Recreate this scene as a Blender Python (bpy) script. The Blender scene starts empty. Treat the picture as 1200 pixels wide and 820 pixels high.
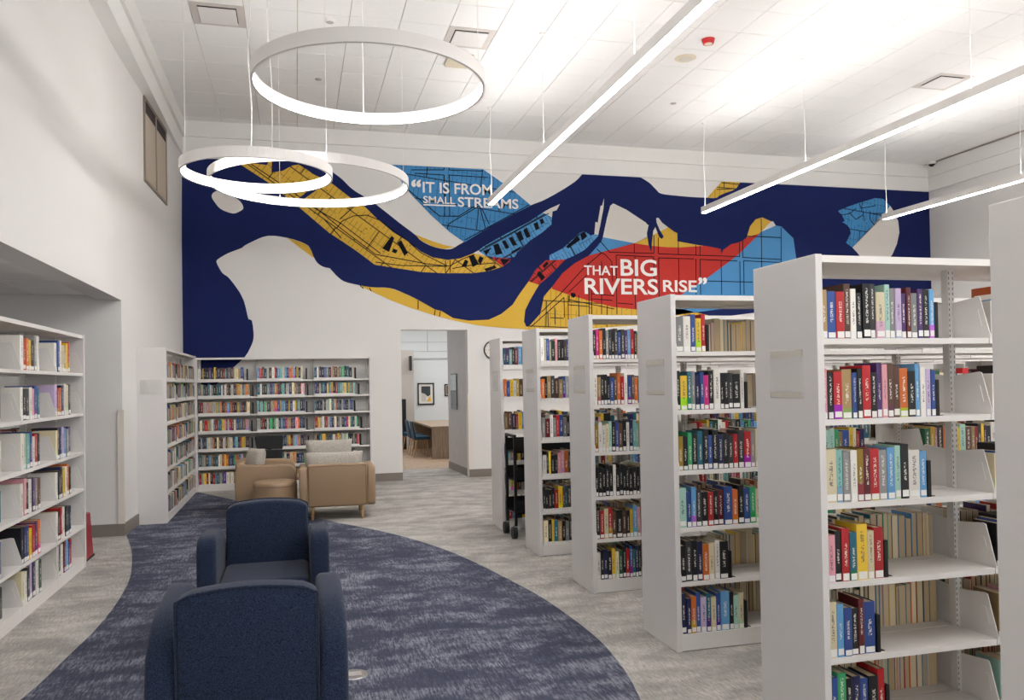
import bpy, bmesh, math, random
from mathutils import Vector, Matrix
from mathutils.geometry import tessellate_polygon
random.seed(7)
SC = bpy.context.scene
COL = SC.collection
PI = math.pi

# ------------------------------------------------------------------ camera
F_PX, CX, CY, EYE = 958.43, 600.0, 432.755, 1.69
RIGHT = Vector((0.966811, -0.254889, -0.017545))
UP = Vector((0.012985, -0.019561, 0.999724))
BACK = Vector((-0.255162, -0.966773, -0.015602))
cam_d = bpy.data.cameras.new('camera')
cam = bpy.data.objects.new('camera', cam_d); COL.objects.link(cam)
cam_d.sensor_width = 36.0
cam_d.lens = F_PX / 1200 * 36.0
cam_d.shift_y = (CY - 410) / 1200
cam_d.clip_end = 200
cam.matrix_world = Matrix(((RIGHT.x, UP.x, BACK.x, 0), (RIGHT.y, UP.y, BACK.y, 0), (RIGHT.z, UP.z, BACK.z, EYE), (0, 0, 0, 1)))
SC.camera = cam

def at(px, py, axis, val):
    """point where the sight line of a photograph pixel meets the plane axis=val (survey helper)"""
    d = RIGHT * ((px - CX) / F_PX) - UP * ((py - CY) / F_PX) - BACK
    o = (0, 0, EYE)
    t = (val - o[axis]) / d[axis]
    return Vector(o) + d * t

# ------------------------------------------------------------------ world, exposure
world = bpy.data.worlds.new('world'); SC.world = world
world.use_nodes = True
bg = world.node_tree.nodes['Background']
bg.inputs[0].default_value = (0.97, 0.985, 1.0, 1)
bg.inputs[1].default_value = 1.05
SC.view_settings.view_transform = 'Standard'
SC.view_settings.look = 'None'
SC.view_settings.exposure = 0.54
SC.view_settings.gamma = 1.0
SC.view_settings.use_curve_mapping = False
LENS_DOWN, LENS_UP, RING_GLOW = 33.0, 25.0, 21.0     # light output of the luminaires

# ------------------------------------------------------------------ materials
def srgb(r, g, b):
    f = lambda c: (c / 255) / 12.92 if c / 255 <= 0.04045 else ((c / 255 + 0.055) / 1.055) ** 2.4
    return (f(r), f(g), f(b), 1.0)

MATS = {}
def new_mat(name):
    m = bpy.data.materials.new(name); m.use_nodes = True
    MATS[name] = m
    nt = m.node_tree
    return m, nt, nt.nodes, nt.links, nt.nodes['Principled BSDF']

def paint(name, rgb, rough=0.6, spread=0.06, scale=4.0, metal=0.0, bump=0.0, bscale=200.0, spec=0.5):
    m, nt, N, L, P = new_mat(name)
    c = srgb(*rgb)
    tc = N.new('ShaderNodeTexCoord'); no = N.new('ShaderNodeTexNoise')
    no.inputs['Scale'].default_value = scale; no.inputs['Detail'].default_value = 4
    L.new(tc.outputs['Object'], no.inputs['Vector'])
    mx = N.new('ShaderNodeMix'); mx.data_type = 'RGBA'
    mx.inputs[6].default_value = tuple(v * (1 - spread) for v in c[:3]) + (1,)
    mx.inputs[7].default_value = tuple(min(1, v * (1 + spread)) for v in c[:3]) + (1,)
    L.new(no.outputs['Fac'], mx.inputs[0]); L.new(mx.outputs[2], P.inputs['Base Color'])
    P.inputs['Roughness'].default_value = rough; P.inputs['Metallic'].default_value = metal
    P.inputs['Specular IOR Level'].default_value = spec
    if bump:
        n2 = N.new('ShaderNodeTexNoise'); n2.inputs['Scale'].default_value = bscale; n2.inputs['Detail'].default_value = 2
        L.new(tc.outputs['Object'], n2.inputs['Vector'])
        bp = N.new('ShaderNodeBump'); bp.inputs['Strength'].default_value = bump; bp.inputs['Distance'].default_value = 0.002
        L.new(n2.outputs['Fac'], bp.inputs['Height']); L.new(bp.outputs[0], P.inputs['Normal'])
    return m

def fabric(name, rgb, rgb2, scale=260, bump=0.5):
    m, nt, N, L, P = new_mat(name)
    tc = N.new('ShaderNodeTexCoord'); no = N.new('ShaderNodeTexNoise')
    no.inputs['Scale'].default_value = scale; no.inputs['Detail'].default_value = 3; no.inputs['Roughness'].default_value = .75
    L.new(tc.outputs['Object'], no.inputs['Vector'])
    cr = N.new('ShaderNodeValToRGB')
    cr.color_ramp.elements[0].position = .36; cr.color_ramp.elements[0].color = srgb(*rgb)
    cr.color_ramp.elements[1].position = .66; cr.color_ramp.elements[1].color = srgb(*rgb2)
    L.new(no.outputs['Fac'], cr.inputs[0]); L.new(cr.outputs[0], P.inputs['Base Color'])
    P.inputs['Roughness'].default_value = .95
    P.inputs['Sheen Weight'].default_value = .12
    P.inputs['Specular IOR Level'].default_value = .15
    bp = N.new('ShaderNodeBump'); bp.inputs['Strength'].default_value = bump; bp.inputs['Distance'].default_value = 0.003
    L.new(no.outputs['Fac'], bp.inputs['Height']); L.new(bp.outputs[0], P.inputs['Normal'])
    return m

def glow(name, rgb, strength):
    m, nt, N, L, P = new_mat(name)
    P.inputs['Base Color'].default_value = (.9, .9, .9, 1)
    P.inputs['Emission Color'].default_value = rgb + (1,)
    P.inputs['Emission Strength'].default_value = strength
    return m

def carpet(name, lo, mid, hi, hi_pos=.62):
    m, nt, N, L, P = new_mat(name)
    tc = N.new('ShaderNodeTexCoord')
    def noise(scale, sc, rot, detail=5, rough=.6):
        mp = N.new('ShaderNodeMapping'); mp.inputs['Scale'].default_value = sc; mp.inputs['Rotation'].default_value = (0, 0, rot)
        L.new(tc.outputs['Object'], mp.inputs['Vector'])
        n = N.new('ShaderNodeTexNoise'); n.inputs['Scale'].default_value = scale; n.inputs['Detail'].default_value = detail
        n.inputs['Roughness'].default_value = rough
        L.new(mp.outputs[0], n.inputs['Vector']); return n
    # plank-format carpet tiles with scratchy brushed marks whose direction changes from tile to tile
    def rng(src, lo_, hi_):
        r = N.new('ShaderNodeMapRange'); r.inputs['From Min'].default_value = lo_; r.inputs['From Max'].default_value = hi_
        L.new(src, r.inputs['Value']); return r.outputs[0]
    def M(op, a, b, c=None):
        n = N.new('ShaderNodeMath'); n.operation = op
        for i, v in enumerate((a, b, c)):
            if v is None: continue
            if isinstance(v, (int, float)): n.inputs[i].default_value = v
            else: L.new(v, n.inputs[i])
        return n.outputs[0]
    patches = rng(noise(2.6, (1, 1.6, 1), .12, 7, .64).outputs['Fac'], .42, .74)
    darks = rng(noise(.9, (1, 2.0, 1), -.2, 4, .6).outputs['Fac'], .35, .65)
    sa = noise(95, (1, .13, 1), 1.05, 4, .75); sb = noise(95, (1, .13, 1), -1.2, 4, .75)
    bk = N.new('ShaderNodeTexBrick')
    bk.inputs['Scale'].default_value = 1.0; bk.inputs['Brick Width'].default_value = .5; bk.inputs['Row Height'].default_value = 1.0
    bk.inputs['Mortar Size'].default_value = .0015; bk.inputs['Color1'].default_value = (0, 0, 0, 1); bk.inputs['Color2'].default_value = (1, 1, 1, 1)
    bk.inputs['Mortar'].default_value = (.5, .5, .5, 1); bk.inputs['Bias'].default_value = 0
    L.new(tc.outputs['Object'], bk.inputs['Vector'])
    dirn = noise(2.6, (1, 1, 1), 0, 1)
    ms = N.new('ShaderNodeMix'); ms.data_type = 'FLOAT'
    L.new(rng(dirn.outputs['Fac'], .49, .51), ms.inputs[0]); L.new(sa.outputs['Fac'], ms.inputs[2]); L.new(sb.outputs['Fac'], ms.inputs[3])
    scr = rng(ms.outputs[0], .34, .66)
    fine = rng(noise(230, (1, 1, 1), 0, 2).outputs['Fac'], .3, .7)
    k1 = M('MULTIPLY_ADD', M('MULTIPLY', patches, scr), .75, M('MULTIPLY', patches, .2))
    k2 = M('MULTIPLY_ADD', scr, .34, k1)
    a3 = M('MULTIPLY_ADD', fine, .14, M('MULTIPLY_ADD', darks, .22, k2))
    cr = N.new('ShaderNodeValToRGB'); e = cr.color_ramp.elements
    e[0].position = .05; e[0].color = srgb(*lo); e[1].position = .95; e[1].color = srgb(*hi)
    k = e.new(hi_pos * .7); k.color = srgb(*mid)
    L.new(a3, cr.inputs[0])
    dk = N.new('ShaderNodeMix'); dk.data_type = 'RGBA'; dk.blend_type = 'MULTIPLY'; dk.inputs[7].default_value = (.9, .9, .91, 1)
    L.new(bk.outputs['Fac'], dk.inputs[0]); L.new(cr.outputs[0], dk.inputs[6])
    L.new(dk.outputs[2], P.inputs['Base Color'])
    P.inputs['Roughness'].default_value = .95; P.inputs['Specular IOR Level'].default_value = .1
    bp = N.new('ShaderNodeBump'); bp.inputs['Strength'].default_value = .35; bp.inputs['Distance'].default_value = .003
    L.new(a3, bp.inputs['Height']); L.new(bp.outputs[0], P.inputs['Normal'])
    return m

def wood(name, rgb, rgb2, sc=(1, 1, 12), rough=.5):
    m, nt, N, L, P = new_mat(name)
    tc = N.new('ShaderNodeTexCoord'); mp = N.new('ShaderNodeMapping'); mp.inputs['Scale'].default_value = sc
    no = N.new('ShaderNodeTexNoise'); no.inputs['Scale'].default_value = 3; no.inputs['Detail'].default_value = 6
    L.new(tc.outputs['Object'], mp.inputs[0]); L.new(mp.outputs[0], no.inputs['Vector'])
    cr = N.new('ShaderNodeValToRGB'); cr.color_ramp.elements[0].position = .35; cr.color_ramp.elements[1].position = .68
    cr.color_ramp.elements[0].color = srgb(*rgb); cr.color_ramp.elements[1].color = srgb(*rgb2)
    L.new(no.outputs['Fac'], cr.inputs[0]); L.new(cr.outputs[0], P.inputs['Base Color'])
    P.inputs['Roughness'].default_value = rough
    return m

def mural(name, rgb, lots, rot=0.0, size=.22, line=.012, blobs=0.0):
    """flat printed vinyl; lots: thin black parcel lines of the printed map"""
    m, nt, N, L, P = new_mat(name)
    P.inputs['Roughness'].default_value = .85; P.inputs['Specular IOR Level'].default_value = .15
    tc = N.new('ShaderNodeTexCoord'); sp = N.new('ShaderNodeSeparateXYZ'); cb = N.new('ShaderNodeCombineXYZ')
    L.new(tc.outputs['Object'], sp.inputs[0]); L.new(sp.outputs[0], cb.inputs[0]); L.new(sp.outputs[2], cb.inputs[1])
    no = N.new('ShaderNodeTexNoise'); no.inputs['Scale'].default_value = 1.2
    L.new(cb.outputs[0], no.inputs['Vector'])
    c = srgb(*rgb)
    base = N.new('ShaderNodeMix'); base.data_type = 'RGBA'
    base.inputs[6].default_value = tuple(v * .95 for v in c[:3]) + (1,); base.inputs[7].default_value = tuple(min(1, v * 1.05) for v in c[:3]) + (1,)
    L.new(no.outputs['Fac'], base.inputs[0]); out = base.outputs[2]
    if lots:
        mp = N.new('ShaderNodeMapping'); mp.inputs['Rotation'].default_value = (0, 0, rot)
        L.new(cb.outputs[0], mp.inputs[0])
        def brick(w, h, mort, off):
            b = N.new('ShaderNodeTexBrick'); b.inputs['Scale'].default_value = 1; b.inputs['Brick Width'].default_value = w
            b.inputs['Row Height'].default_value = h; b.inputs['Mortar Size'].default_value = mort; b.inputs['Mortar Smooth'].default_value = 0.3
            b.offset = off; L.new(mp.outputs[0], b.inputs['Vector']); return b.outputs['Fac']
        f1 = brick(size * .42, size, line * .5, .0)
        f2 = brick(size * 5, size * 2, line * 1.0, .37)
        dash = N.new('ShaderNodeTexNoise'); dash.inputs['Scale'].default_value = 5.5 / size * .22; L.new(mp.outputs[0], dash.inputs['Vector'])
        gt = N.new('ShaderNodeMath'); gt.operation = 'GREATER_THAN'; gt.inputs[1].default_value = .46; L.new(dash.outputs['Fac'], gt.inputs[0])
        mu = N.new('ShaderNodeMath'); mu.operation = 'MULTIPLY'; L.new(f1, mu.inputs[0]); L.new(gt.outputs[0], mu.inputs[1])
        mu1 = N.new('ShaderNodeMath'); mu1.operation = 'MULTIPLY'; mu1.inputs[1].default_value = .62; L.new(mu.outputs[0], mu1.inputs[0])
        ma = N.new('ShaderNodeMath'); ma.operation = 'MAXIMUM'; L.new(mu1.outputs[0], ma.inputs[0]); L.new(f2, ma.inputs[1])
        dots = N.new('ShaderNodeTexVoronoi'); dots.inputs['Scale'].default_value = 9; L.new(mp.outputs[0], dots.inputs['Vector'])
        lt = N.new('ShaderNodeMath'); lt.operation = 'LESS_THAN'; lt.inputs[1].default_value = .1; L.new(dots.outputs['Distance'], lt.inputs[0])
        m3 = N.new('ShaderNodeMath'); m3.operation = 'MAXIMUM'; L.new(ma.outputs[0], m3.inputs[0]); L.new(lt.outputs[0], m3.inputs[1])
        mx = N.new('ShaderNodeMix'); mx.data_type = 'RGBA'; mx.inputs[7].default_value = (.012, .014, .02, 1)
        s = N.new('ShaderNodeMath'); s.operation = 'MULTIPLY'; s.inputs[1].default_value = .85; L.new(m3.outputs[0], s.inputs[0])
        L.new(s.outputs[0], mx.inputs[0]); L.new(out, mx.inputs[6]); out = mx.outputs[2]
    L.new(out, P.inputs['Base Color'])
    return m

wall_m = paint('wall_paint', (224, 221, 218), .75, .015, 1.5)
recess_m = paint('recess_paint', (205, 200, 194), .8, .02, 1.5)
trim_m = paint('white_trim', (230, 228, 224), .6, .015)
guard_m = paint('cream_guard', (226, 217, 206), .5, .02)
tile_m = paint('ceiling_tile', (239, 237, 235), .9, .02, 14, bump=.25, bscale=260)
grid_m = paint('ceiling_grid', (196, 184, 170), .7, .03)
base_m = paint('taupe_baseboard', (128, 120, 112), .5, .04)
steel_m = paint('white_steel', (225, 221, 217), .42, .012, 3)
panel_m = paint('end_panel_laminate', (217, 213, 211), .5, .02, 2)
grey_wall_m = paint('grey_textured_wall', (190, 184, 183), .4, .12, 5, metal=.1)
cool_wall_m = paint('cool_white_wall', (214, 216, 216), .7, .015)
black_m = paint('black_plastic', (16, 16, 18), .45, .1)
blackmet_m = paint('black_metal', (22, 22, 24), .4, .1, metal=.3)
fix_m = paint('luminaire_white', (226, 222, 219), .45, .02)
cord_m = paint('white_cord', (235, 232, 228), .5, .02)
navy_fab = fabric('navy_fabric', (13, 19, 31), (50, 62, 88), 210, .6)
grey_fab = fabric('grey_fabric', (140, 134, 126), (205, 198, 188), 130, .6)
tan_m = paint('tan_leather', (152, 126, 98), .42, .06, 8, bump=.15, bscale=350)
tan_seam_m = paint('tan_seam', (120, 94, 68), .5, .05)
wood_m = wood('oak', (160, 122, 84), (196, 156, 112), (10, 10, 1.2))
desk_m = wood('grey_oak', (128, 108, 90), (160, 138, 116), (14, 14, 1.0))
floorwood_m = wood('wood_floor', (166, 140, 116), (192, 166, 140), (8, 1, 1), .35)
teal_fab = fabric('teal_fabric', (28, 50, 66), (48, 74, 92), 220, .4)
gcarpet = carpet('grey_carpet', (128, 124, 120), (166, 162, 157), (202, 198, 192), .62)
bcarpet = carpet('blue_carpet', (50, 53, 69), (76, 79, 96), (140, 142, 153), .66)
red_m = paint('red_plastic', (150, 22, 34), .35, .08)
dev_red = paint('alarm_red', (190, 20, 28), .35, .05)
cream_m = paint('cream_plastic', (218, 206, 182), .5, .02)
grille_m = paint('grille_metal', (176, 170, 166), .4, .03)
taupe_m = paint('window_bronze', (134, 122, 108), .45, .05)
shade_m = paint('window_shade', (184, 170, 154), .7, .05)
dark_m = paint('dark_void', (52, 46, 44), .9, .05)
chrome_m = paint('chrome', (190, 190, 192), .2, .02, metal=.9)
wheel_m = paint('rubber', (24, 24, 26), .6, .1)
paper_m = paint('paper', (222, 216, 208), .8, .03)
clear_m, _nt, _N, _L, _P = new_mat('clear_sleeve')
_P.inputs['Base Color'].default_value = (.92, .9, .87, 1); _P.inputs['Roughness'].default_value = .25; _P.inputs['Alpha'].default_value = .22
tape_m = paint('tape', (206, 200, 188), .5, .03)
lens_m = glow('down_lens', (1.0, .985, .965), LENS_DOWN)
uplens_m = glow('up_lens', (1.0, .985, .965), LENS_UP)
ring_m = glow('ring_lens', (1.0, .988, .97), RING_GLOW)
roomfill_m = glow('side_room_fill', (.95, .98, 1.0), 2.2)  # glow of the fill panel added in the side room
glass_m, _nt, _N, _L, _P = new_mat('window_glass')
_P.inputs['Base Color'].default_value = (.8, .8, .8, 1); _P.inputs['Roughness'].default_value = .05; _P.inputs['Transmission Weight'].default_value = 1.0

def slotted():
    m, nt, N, L, P = new_mat('slotted_steel')
    tc = N.new('ShaderNodeTexCoord'); sp = N.new('ShaderNodeSeparateXYZ'); L.new(tc.outputs['Object'], sp.inputs[0])
    a = N.new('ShaderNodeMath'); a.operation = 'MULTIPLY'; a.inputs[1].default_value = 1 / .026; L.new(sp.outputs[2], a.inputs[0])
    fr = N.new('ShaderNodeMath'); fr.operation = 'FRACT'; L.new(a.outputs[0], fr.inputs[0])
    g = N.new('ShaderNodeMath'); g.operation = 'LESS_THAN'; g.inputs[1].default_value = .5; L.new(fr.outputs[0], g.inputs[0])
    ab = N.new('ShaderNodeMath'); ab.operation = 'ABSOLUTE'; L.new(sp.outputs[0], ab.inputs[0])
    c1 = N.new('ShaderNodeMath'); c1.operation = 'COMPARE'; c1.inputs[1].default_value = .0115; c1.inputs[2].default_value = .0022; L.new(ab.outputs[0], c1.inputs[0])
    mu = N.new('ShaderNodeMath'); mu.operation = 'MULTIPLY'; L.new(g.outputs[0], mu.inputs[0]); L.new(c1.outputs[0], mu.inputs[1])
    mx = N.new('ShaderNodeMix'); mx.data_type = 'RGBA'; mx.inputs[6].default_value = srgb(212, 208, 203); mx.inputs[7].default_value = (.02, .02, .02, 1)
    L.new(mu.outputs[0], mx.inputs[0]); L.new(mx.outputs[2], P.inputs['Base Color']); P.inputs['Roughness'].default_value = .4
    return m
slot_m = slotted()

def spine_nodes(m, from_attr):
    """book jacket: own colour, a title printed down the spine, a tinted band"""
    nt = m.node_tree; N, L, P = nt.nodes, nt.links, nt.nodes['Principled BSDF']
    if from_attr:
        at_ = N.new('ShaderNodeAttribute'); at_.attribute_name = 'col'; colour = at_.outputs['Color']
        ar = N.new('ShaderNodeAttribute'); ar.attribute_name = 'rnd'; rnd = ar.outputs['Fac']
        uv = N.new('ShaderNodeUVMap'); uv.uv_map = 'uv'; vec = uv.outputs[0]
        sp = N.new('ShaderNodeSeparateXYZ'); L.new(vec, sp.inputs[0]); U, V = sp.outputs[0], sp.outputs[1]
        spine = None
    else:
        oi = N.new('ShaderNodeObjectInfo'); colour = oi.outputs['Color']; rnd = oi.outputs['Random']
        tc = N.new('ShaderNodeTexCoord'); sp = N.new('ShaderNodeSeparateXYZ'); L.new(tc.outputs['Object'], sp.inputs[0]); U, V = sp.outputs[0], sp.outputs[2]
        lt = N.new('ShaderNodeMath'); lt.operation = 'LESS_THAN'; lt.inputs[1].default_value = .06; L.new(sp.outputs[1], lt.inputs[0]); spine = lt.outputs[0]
    def M(op, a, b=None, c=None):
        n = N.new('ShaderNodeMath'); n.operation = op
        for i, v in enumerate((a, b, c)):
            if v is None: continue
            if isinstance(v, (int, float)): n.inputs[i].default_value = v
            else: L.new(v, n.inputs[i])
        return n.outputs[0]
    r10 = M('MULTIPLY', rnd, 37.0)
    cb = N.new('ShaderNodeCombineXYZ'); L.new(M('MULTIPLY', U, 5.0), cb.inputs[0]); L.new(M('MULTIPLY', V, 34.0), cb.inputs[1]); L.new(r10, cb.inputs[2])
    no = N.new('ShaderNodeTexNoise'); no.inputs['Scale'].default_value = 1.0; no.inputs['Detail'].default_value = 1; L.new(cb.outputs[0], no.inputs['Vector'])
    glyph = M('GREATER_THAN', no.outputs['Fac'], .5)
    inx = M('COMPARE', U, .5, .16)
    lo = M('MULTIPLY_ADD', M('FRACT', r10), .12, .24)
    hi = M('MULTIPLY_ADD', M('FRACT', M('MULTIPLY', r10, 1.7)), .3, .62)
    inz = M('MULTIPLY', M('GREATER_THAN', V, lo), M('LESS_THAN', V, hi))
    t = M('MULTIPLY', M('MULTIPLY', glyph, inx), inz)
    if spine is not None: t = M('MULTIPLY', t, spine)
    bri = N.new('ShaderNodeRGBToBW'); L.new(colour, bri.inputs[0])
    light = M('GREATER_THAN', bri.outputs[0], .38)
    ink = N.new('ShaderNodeMix'); ink.data_type = 'RGBA'; ink.inputs[6].default_value = (.8, .76, .66, 1); ink.inputs[7].default_value = (.08, .07, .1, 1); L.new(light, ink.inputs[0])
    # tinted band low on some spines
    hs = N.new('ShaderNodeHueSaturation'); L.new(M('MULTIPLY_ADD', M('FRACT', M('MULTIPLY', r10, 3.1)), .5, .25), hs.inputs['Hue']); hs.inputs['Saturation'].default_value = 1.1; L.new(colour, hs.inputs['Color'])
    band = M('MULTIPLY', M('LESS_THAN', M('ABSOLUTE', V), M('MULTIPLY_ADD', M('FRACT', M('MULTIPLY', r10, 5.3)), .35, .05)), M('GREATER_THAN', M('FRACT', M('MULTIPLY', r10, 2.3)), .62))
    b = N.new('ShaderNodeMix'); b.data_type = 'RGBA'; L.new(M('MULTIPLY', band, .8), b.inputs[0]); L.new(colour, b.inputs[6]); L.new(hs.outputs[0], b.inputs[7])
    mx = N.new('ShaderNodeMix'); mx.data_type = 'RGBA'; L.new(M('MULTIPLY', t, .72), mx.inputs[0]); L.new(b.outputs[2], mx.inputs[6]); L.new(ink.outputs[2], mx.inputs[7])
    L.new(mx.outputs[2], P.inputs['Base Color']); P.inputs['Roughness'].default_value = .35
cover_m = new_mat('book_jacket')[0]; spine_nodes(cover_m, False)
stuff_m = new_mat('book_jackets_many')[0]; spine_nodes(stuff_m, True)
pages_m = paint('book_pages', (214, 196, 162), .9, .08, 30)
label_m = paint('spine_sticker', (232, 230, 226), .6, .03)

# ------------------------------------------------------------------ mesh helpers
class MB:
    def __init__(s): s.v, s.f, s.mi = [], [], []
    def box(s, x0, x1, y0, y1, z0, z1, mi=0):
        b = len(s.v)
        s.v += [(x0, y0, z0), (x1, y0, z0), (x1, y1, z0), (x0, y1, z0), (x0, y0, z1), (x1, y0, z1), (x1, y1, z1), (x0, y1, z1)]
        for q in ((0, 3, 2, 1), (4, 5, 6, 7), (0, 1, 5, 4), (1, 2, 6, 5), (2, 3, 7, 6), (3, 0, 4, 7)): s.f.append(tuple(b + i for i in q)); s.mi.append(mi)
        return s
    def hexa(s, bot, top, mi=0):
        b = len(s.v); s.v += [tuple(p) for p in bot] + [tuple(p) for p in top]; n = len(bot)
        s.f.append(tuple(b + i for i in reversed(range(n)))); s.f.append(tuple(b + n + i for i in range(n))); s.mi += [mi, mi]
        for i in range(n):
            j = (i + 1) % n; s.f.append((b + i, b + j, b + n + j, b + n + i)); s.mi.append(mi)
        return s
    def prism(s, pts, axis, a0, a1, mi=0):
        """pts: 2D outline in the two other axes, extruded along axis"""
        def mk(p, a):
            if axis == 0: return (a, p[0], p[1])
            if axis == 1: return (p[0], a, p[1])
            return (p[0], p[1], a)
        area = sum(pts[i][0] * pts[(i + 1) % len(pts)][1] - pts[(i + 1) % len(pts)][0] * pts[i][1] for i in range(len(pts)))
        if (area < 0) != (axis == 1): pts = pts[::-1]
        return s.hexa([mk(p, a0) for p in pts], [mk(p, a1) for p in pts], mi)
    def tube(s, p0, p1, r0, r1=None, n=10, mi=0):
        r1 = r0 if r1 is None else r1
        p0, p1 = Vector(p0), Vector(p1); d = (p1 - p0).normalized()
        u = d.orthogonal().normalized(); w = d.cross(u)
        ring = lambda p, r: [tuple(p + u * (r * math.cos(2 * PI * i / n)) + w * (r * math.sin(2 * PI * i / n))) for i in range(n)]
        return s.hexa(ring(p0, r0), ring(p1, r1), mi)
    def mesh(s, name, mats):
        me = bpy.data.meshes.new(name); me.from_pydata(s.v, [], s.f); 
        for m in mats: me.materials.append(m)
        if len(mats) > 1: me.polygons.foreach_set('material_index', s.mi)
        me.update(); return me
    def build(s, name, mats, parent=None, loc=(0, 0, 0), bevel=0, seg=2, smooth=False):
        if not isinstance(mats, (list, tuple)): mats = [mats]
        return link(name, s.mesh(name, mats), parent, loc, bevel, seg, smooth)

def link(name, me, parent=None, loc=(0, 0, 0), bevel=0, seg=2, smooth=False):
    o = bpy.data.objects.new(name, me); COL.objects.link(o); o.location = loc
    if parent: o.parent = parent
    if bevel:
        b = o.modifiers.new('bevel', 'BEVEL'); b.width = bevel; b.segments = seg; b.limit_method = 'ANGLE'; b.angle_limit = .6
    if smooth:
        for p in me.polygons: p.use_smooth = True
    return o

def tag(o, label=None, cat=None, group=None, kind=None):
    if label: o['label'] = label
    if cat: o['category'] = cat
    if group: o['group'] = group
    if kind: o['kind'] = kind
    return o

def thing(name, label, cat, loc=(0, 0, 0), rz=0, group=None):
    o = bpy.data.objects.new(name, None); COL.objects.link(o); o.location = loc; o.rotation_euler = (0, 0, rz)
    o.empty_display_size = .1
    return tag(o, label, cat, group)

def struct(mb, name, mats, parent=None, **k):
    o = mb.build(name, mats, parent, **k)
    if not parent: tag(o, kind='structure')
    return o

def clone(o, parent=None):
    c = o.copy(); COL.objects.link(c)
    if parent: c.parent = parent
    for ch in o.children: clone(ch, c)
    return c

def poly_mesh(name, pts3, normal, thick, mat):
    """thin plate with a free outline (a flat print on a surface)"""
    tri = tessellate_polygon([[Vector(p) for p in pts3]])
    n = Vector(normal) * thick; N = len(pts3)
    v = [tuple(Vector(p) + n) for p in pts3] + [tuple(p) for p in pts3]
    f = [tuple(t) for t in tri]
    me = bpy.data.meshes.new(name)
    for i in range(N): f.append((i, (i + 1) % N, N + (i + 1) % N, N + i))
    me.from_pydata(v, [], f); me.materials.append(mat); me.update()
    bm = bmesh.new(); bm.from_mesh(me)
    for fa in bm.faces[:len(tri)] if hasattr(bm.faces, 'ensure_lookup_table') and not bm.faces.ensure_lookup_table() else []:
        if fa.normal.dot(Vector(normal)) < 0: fa.normal_flip()
    bm.to_mesh(me); bm.free()
    return me

def smooth_line(pts, closed=False, k=3):
    """Catmull-Rom through the points"""
    n = len(pts); out = []
    rng = range(n) if closed else range(n - 1)
    for i in rng:
        p = [pts[(i + d) % n] if closed else pts[min(max(i + d, 0), n - 1)] for d in (-1, 0, 1, 2)]
        for s in range(k):
            t = s / k
            out.append(tuple(.5 * ((2 * p[1][a]) + (-p[0][a] + p[2][a]) * t + (2 * p[0][a] - 5 * p[1][a] + 4 * p[2][a] - p[3][a]) * t * t + (-p[0][a] + 3 * p[1][a] - 3 * p[2][a] + p[3][a]) * t ** 3) for a in range(2)))
    if not closed: out.append(tuple(pts[-1]))
    return out

# ================================================================== SETTING
YB = 14.42           # back wall face
XR = 13.0            # right wall face
ZC = 6.11            # ceiling
# floor
fl = struct(MB().box(-9, XR + .3, -5, YB + 1.75, -.15, 0), 'floor', gcarpet)
wf = struct(MB().box(-1, 9, YB + 1.75, 24, -.15, 0), 'floor.001', floorwood_m)
left_edge = [(-1.92, 10.31), (-1.71, 9.42), (-1.6, 8.85), (-1.47, 8.05), (-1.41, 7.4), (-1.385, 6.8), (-1.39, 6.3), (-1.42, 5.8), (-1.47, 5.1), (-1.62, 4.2), (-1.85, 3.2), (-2.1, 2.3)]
right_edge = [(-1.56, 14.12), (-1.1, 13.25), (-.62, 12.35), (-.1, 11.35), (.41, 10.4), (.93, 9.5), (1.31, 8.62), (1.56, 7.75), (1.75, 6.72), (1.84, 6.1), (1.885, 5.3), (1.86, 4.74), (1.75, 4.1), (1.45, 3.1), (1.0, 2.2)]
outline = smooth_line(left_edge, k=4) + smooth_line(right_edge, k=4)[::-1] + [(-1.6, 14.1), (-1.6, 11.0), (-1.95, 11.0)]
link('blue_carpet', poly_mesh('blue_carpet', [(x, y, 0) for x, y in outline], (0, 0, 1), .004, bcarpet), fl)

# back wall with the doorway (px 470-549)
DX0, DX1, DZ = 1.79, 2.985, 2.645
wb = MB()
wb.box(-1.95, DX0, YB, YB + .2, 0, ZC); wb.box(DX1, XR, YB, YB + .2, 0, ZC); wb.box(DX0, DX1, YB, YB + .2, DZ, ZC)
struct(wb, 'wall_back', wall_m)
# left wall: slightly splayed, with the wide opening of the side bay
lw = MB()
lw.prism([(-1.95, 10.3), (-1.80, YB), (-1.80, YB + .2), (-2.2, YB + .2), (-2.2, 10.3)], 2, 0, ZC)
lw.prism([(-1.97, -5), (-1.95, 10.3), (-2.2, 10.3), (-2.2, -5)], 2, 2.72, ZC)
wl = struct(lw, 'wall_left', wall_m)
struct(MB().box(-9, -2.2, 10.3, 10.5, 0, 3.0), 'wall_bay_back', wall_m)
struct(MB().box(-9.2, -9, -5, 10.5, 0, 3.0), 'wall_bay_left', recess_m)
struct(MB().box(XR, XR + .2, -5, YB + .2, 0, ZC), 'wall_right', wall_m)
rc = struct(MB().box(-9, -2.2, -5, 10.3, 2.80, 2.95), 'ceiling.001', grid_m)
# bay ceiling tiles in view
tile_me = MB().box(-.298, .298, -.298, .298, 0, .02).mesh('ceiling_tile', [tile_m])
for i in range(7):
    for j in range(8):
        x = -2.52 - i * .61; y = 9.98 - j * .61
        o = link('ceiling_tile', tile_me, rc, (x, y, 2.775 + random.uniform(0, .002)))
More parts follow.
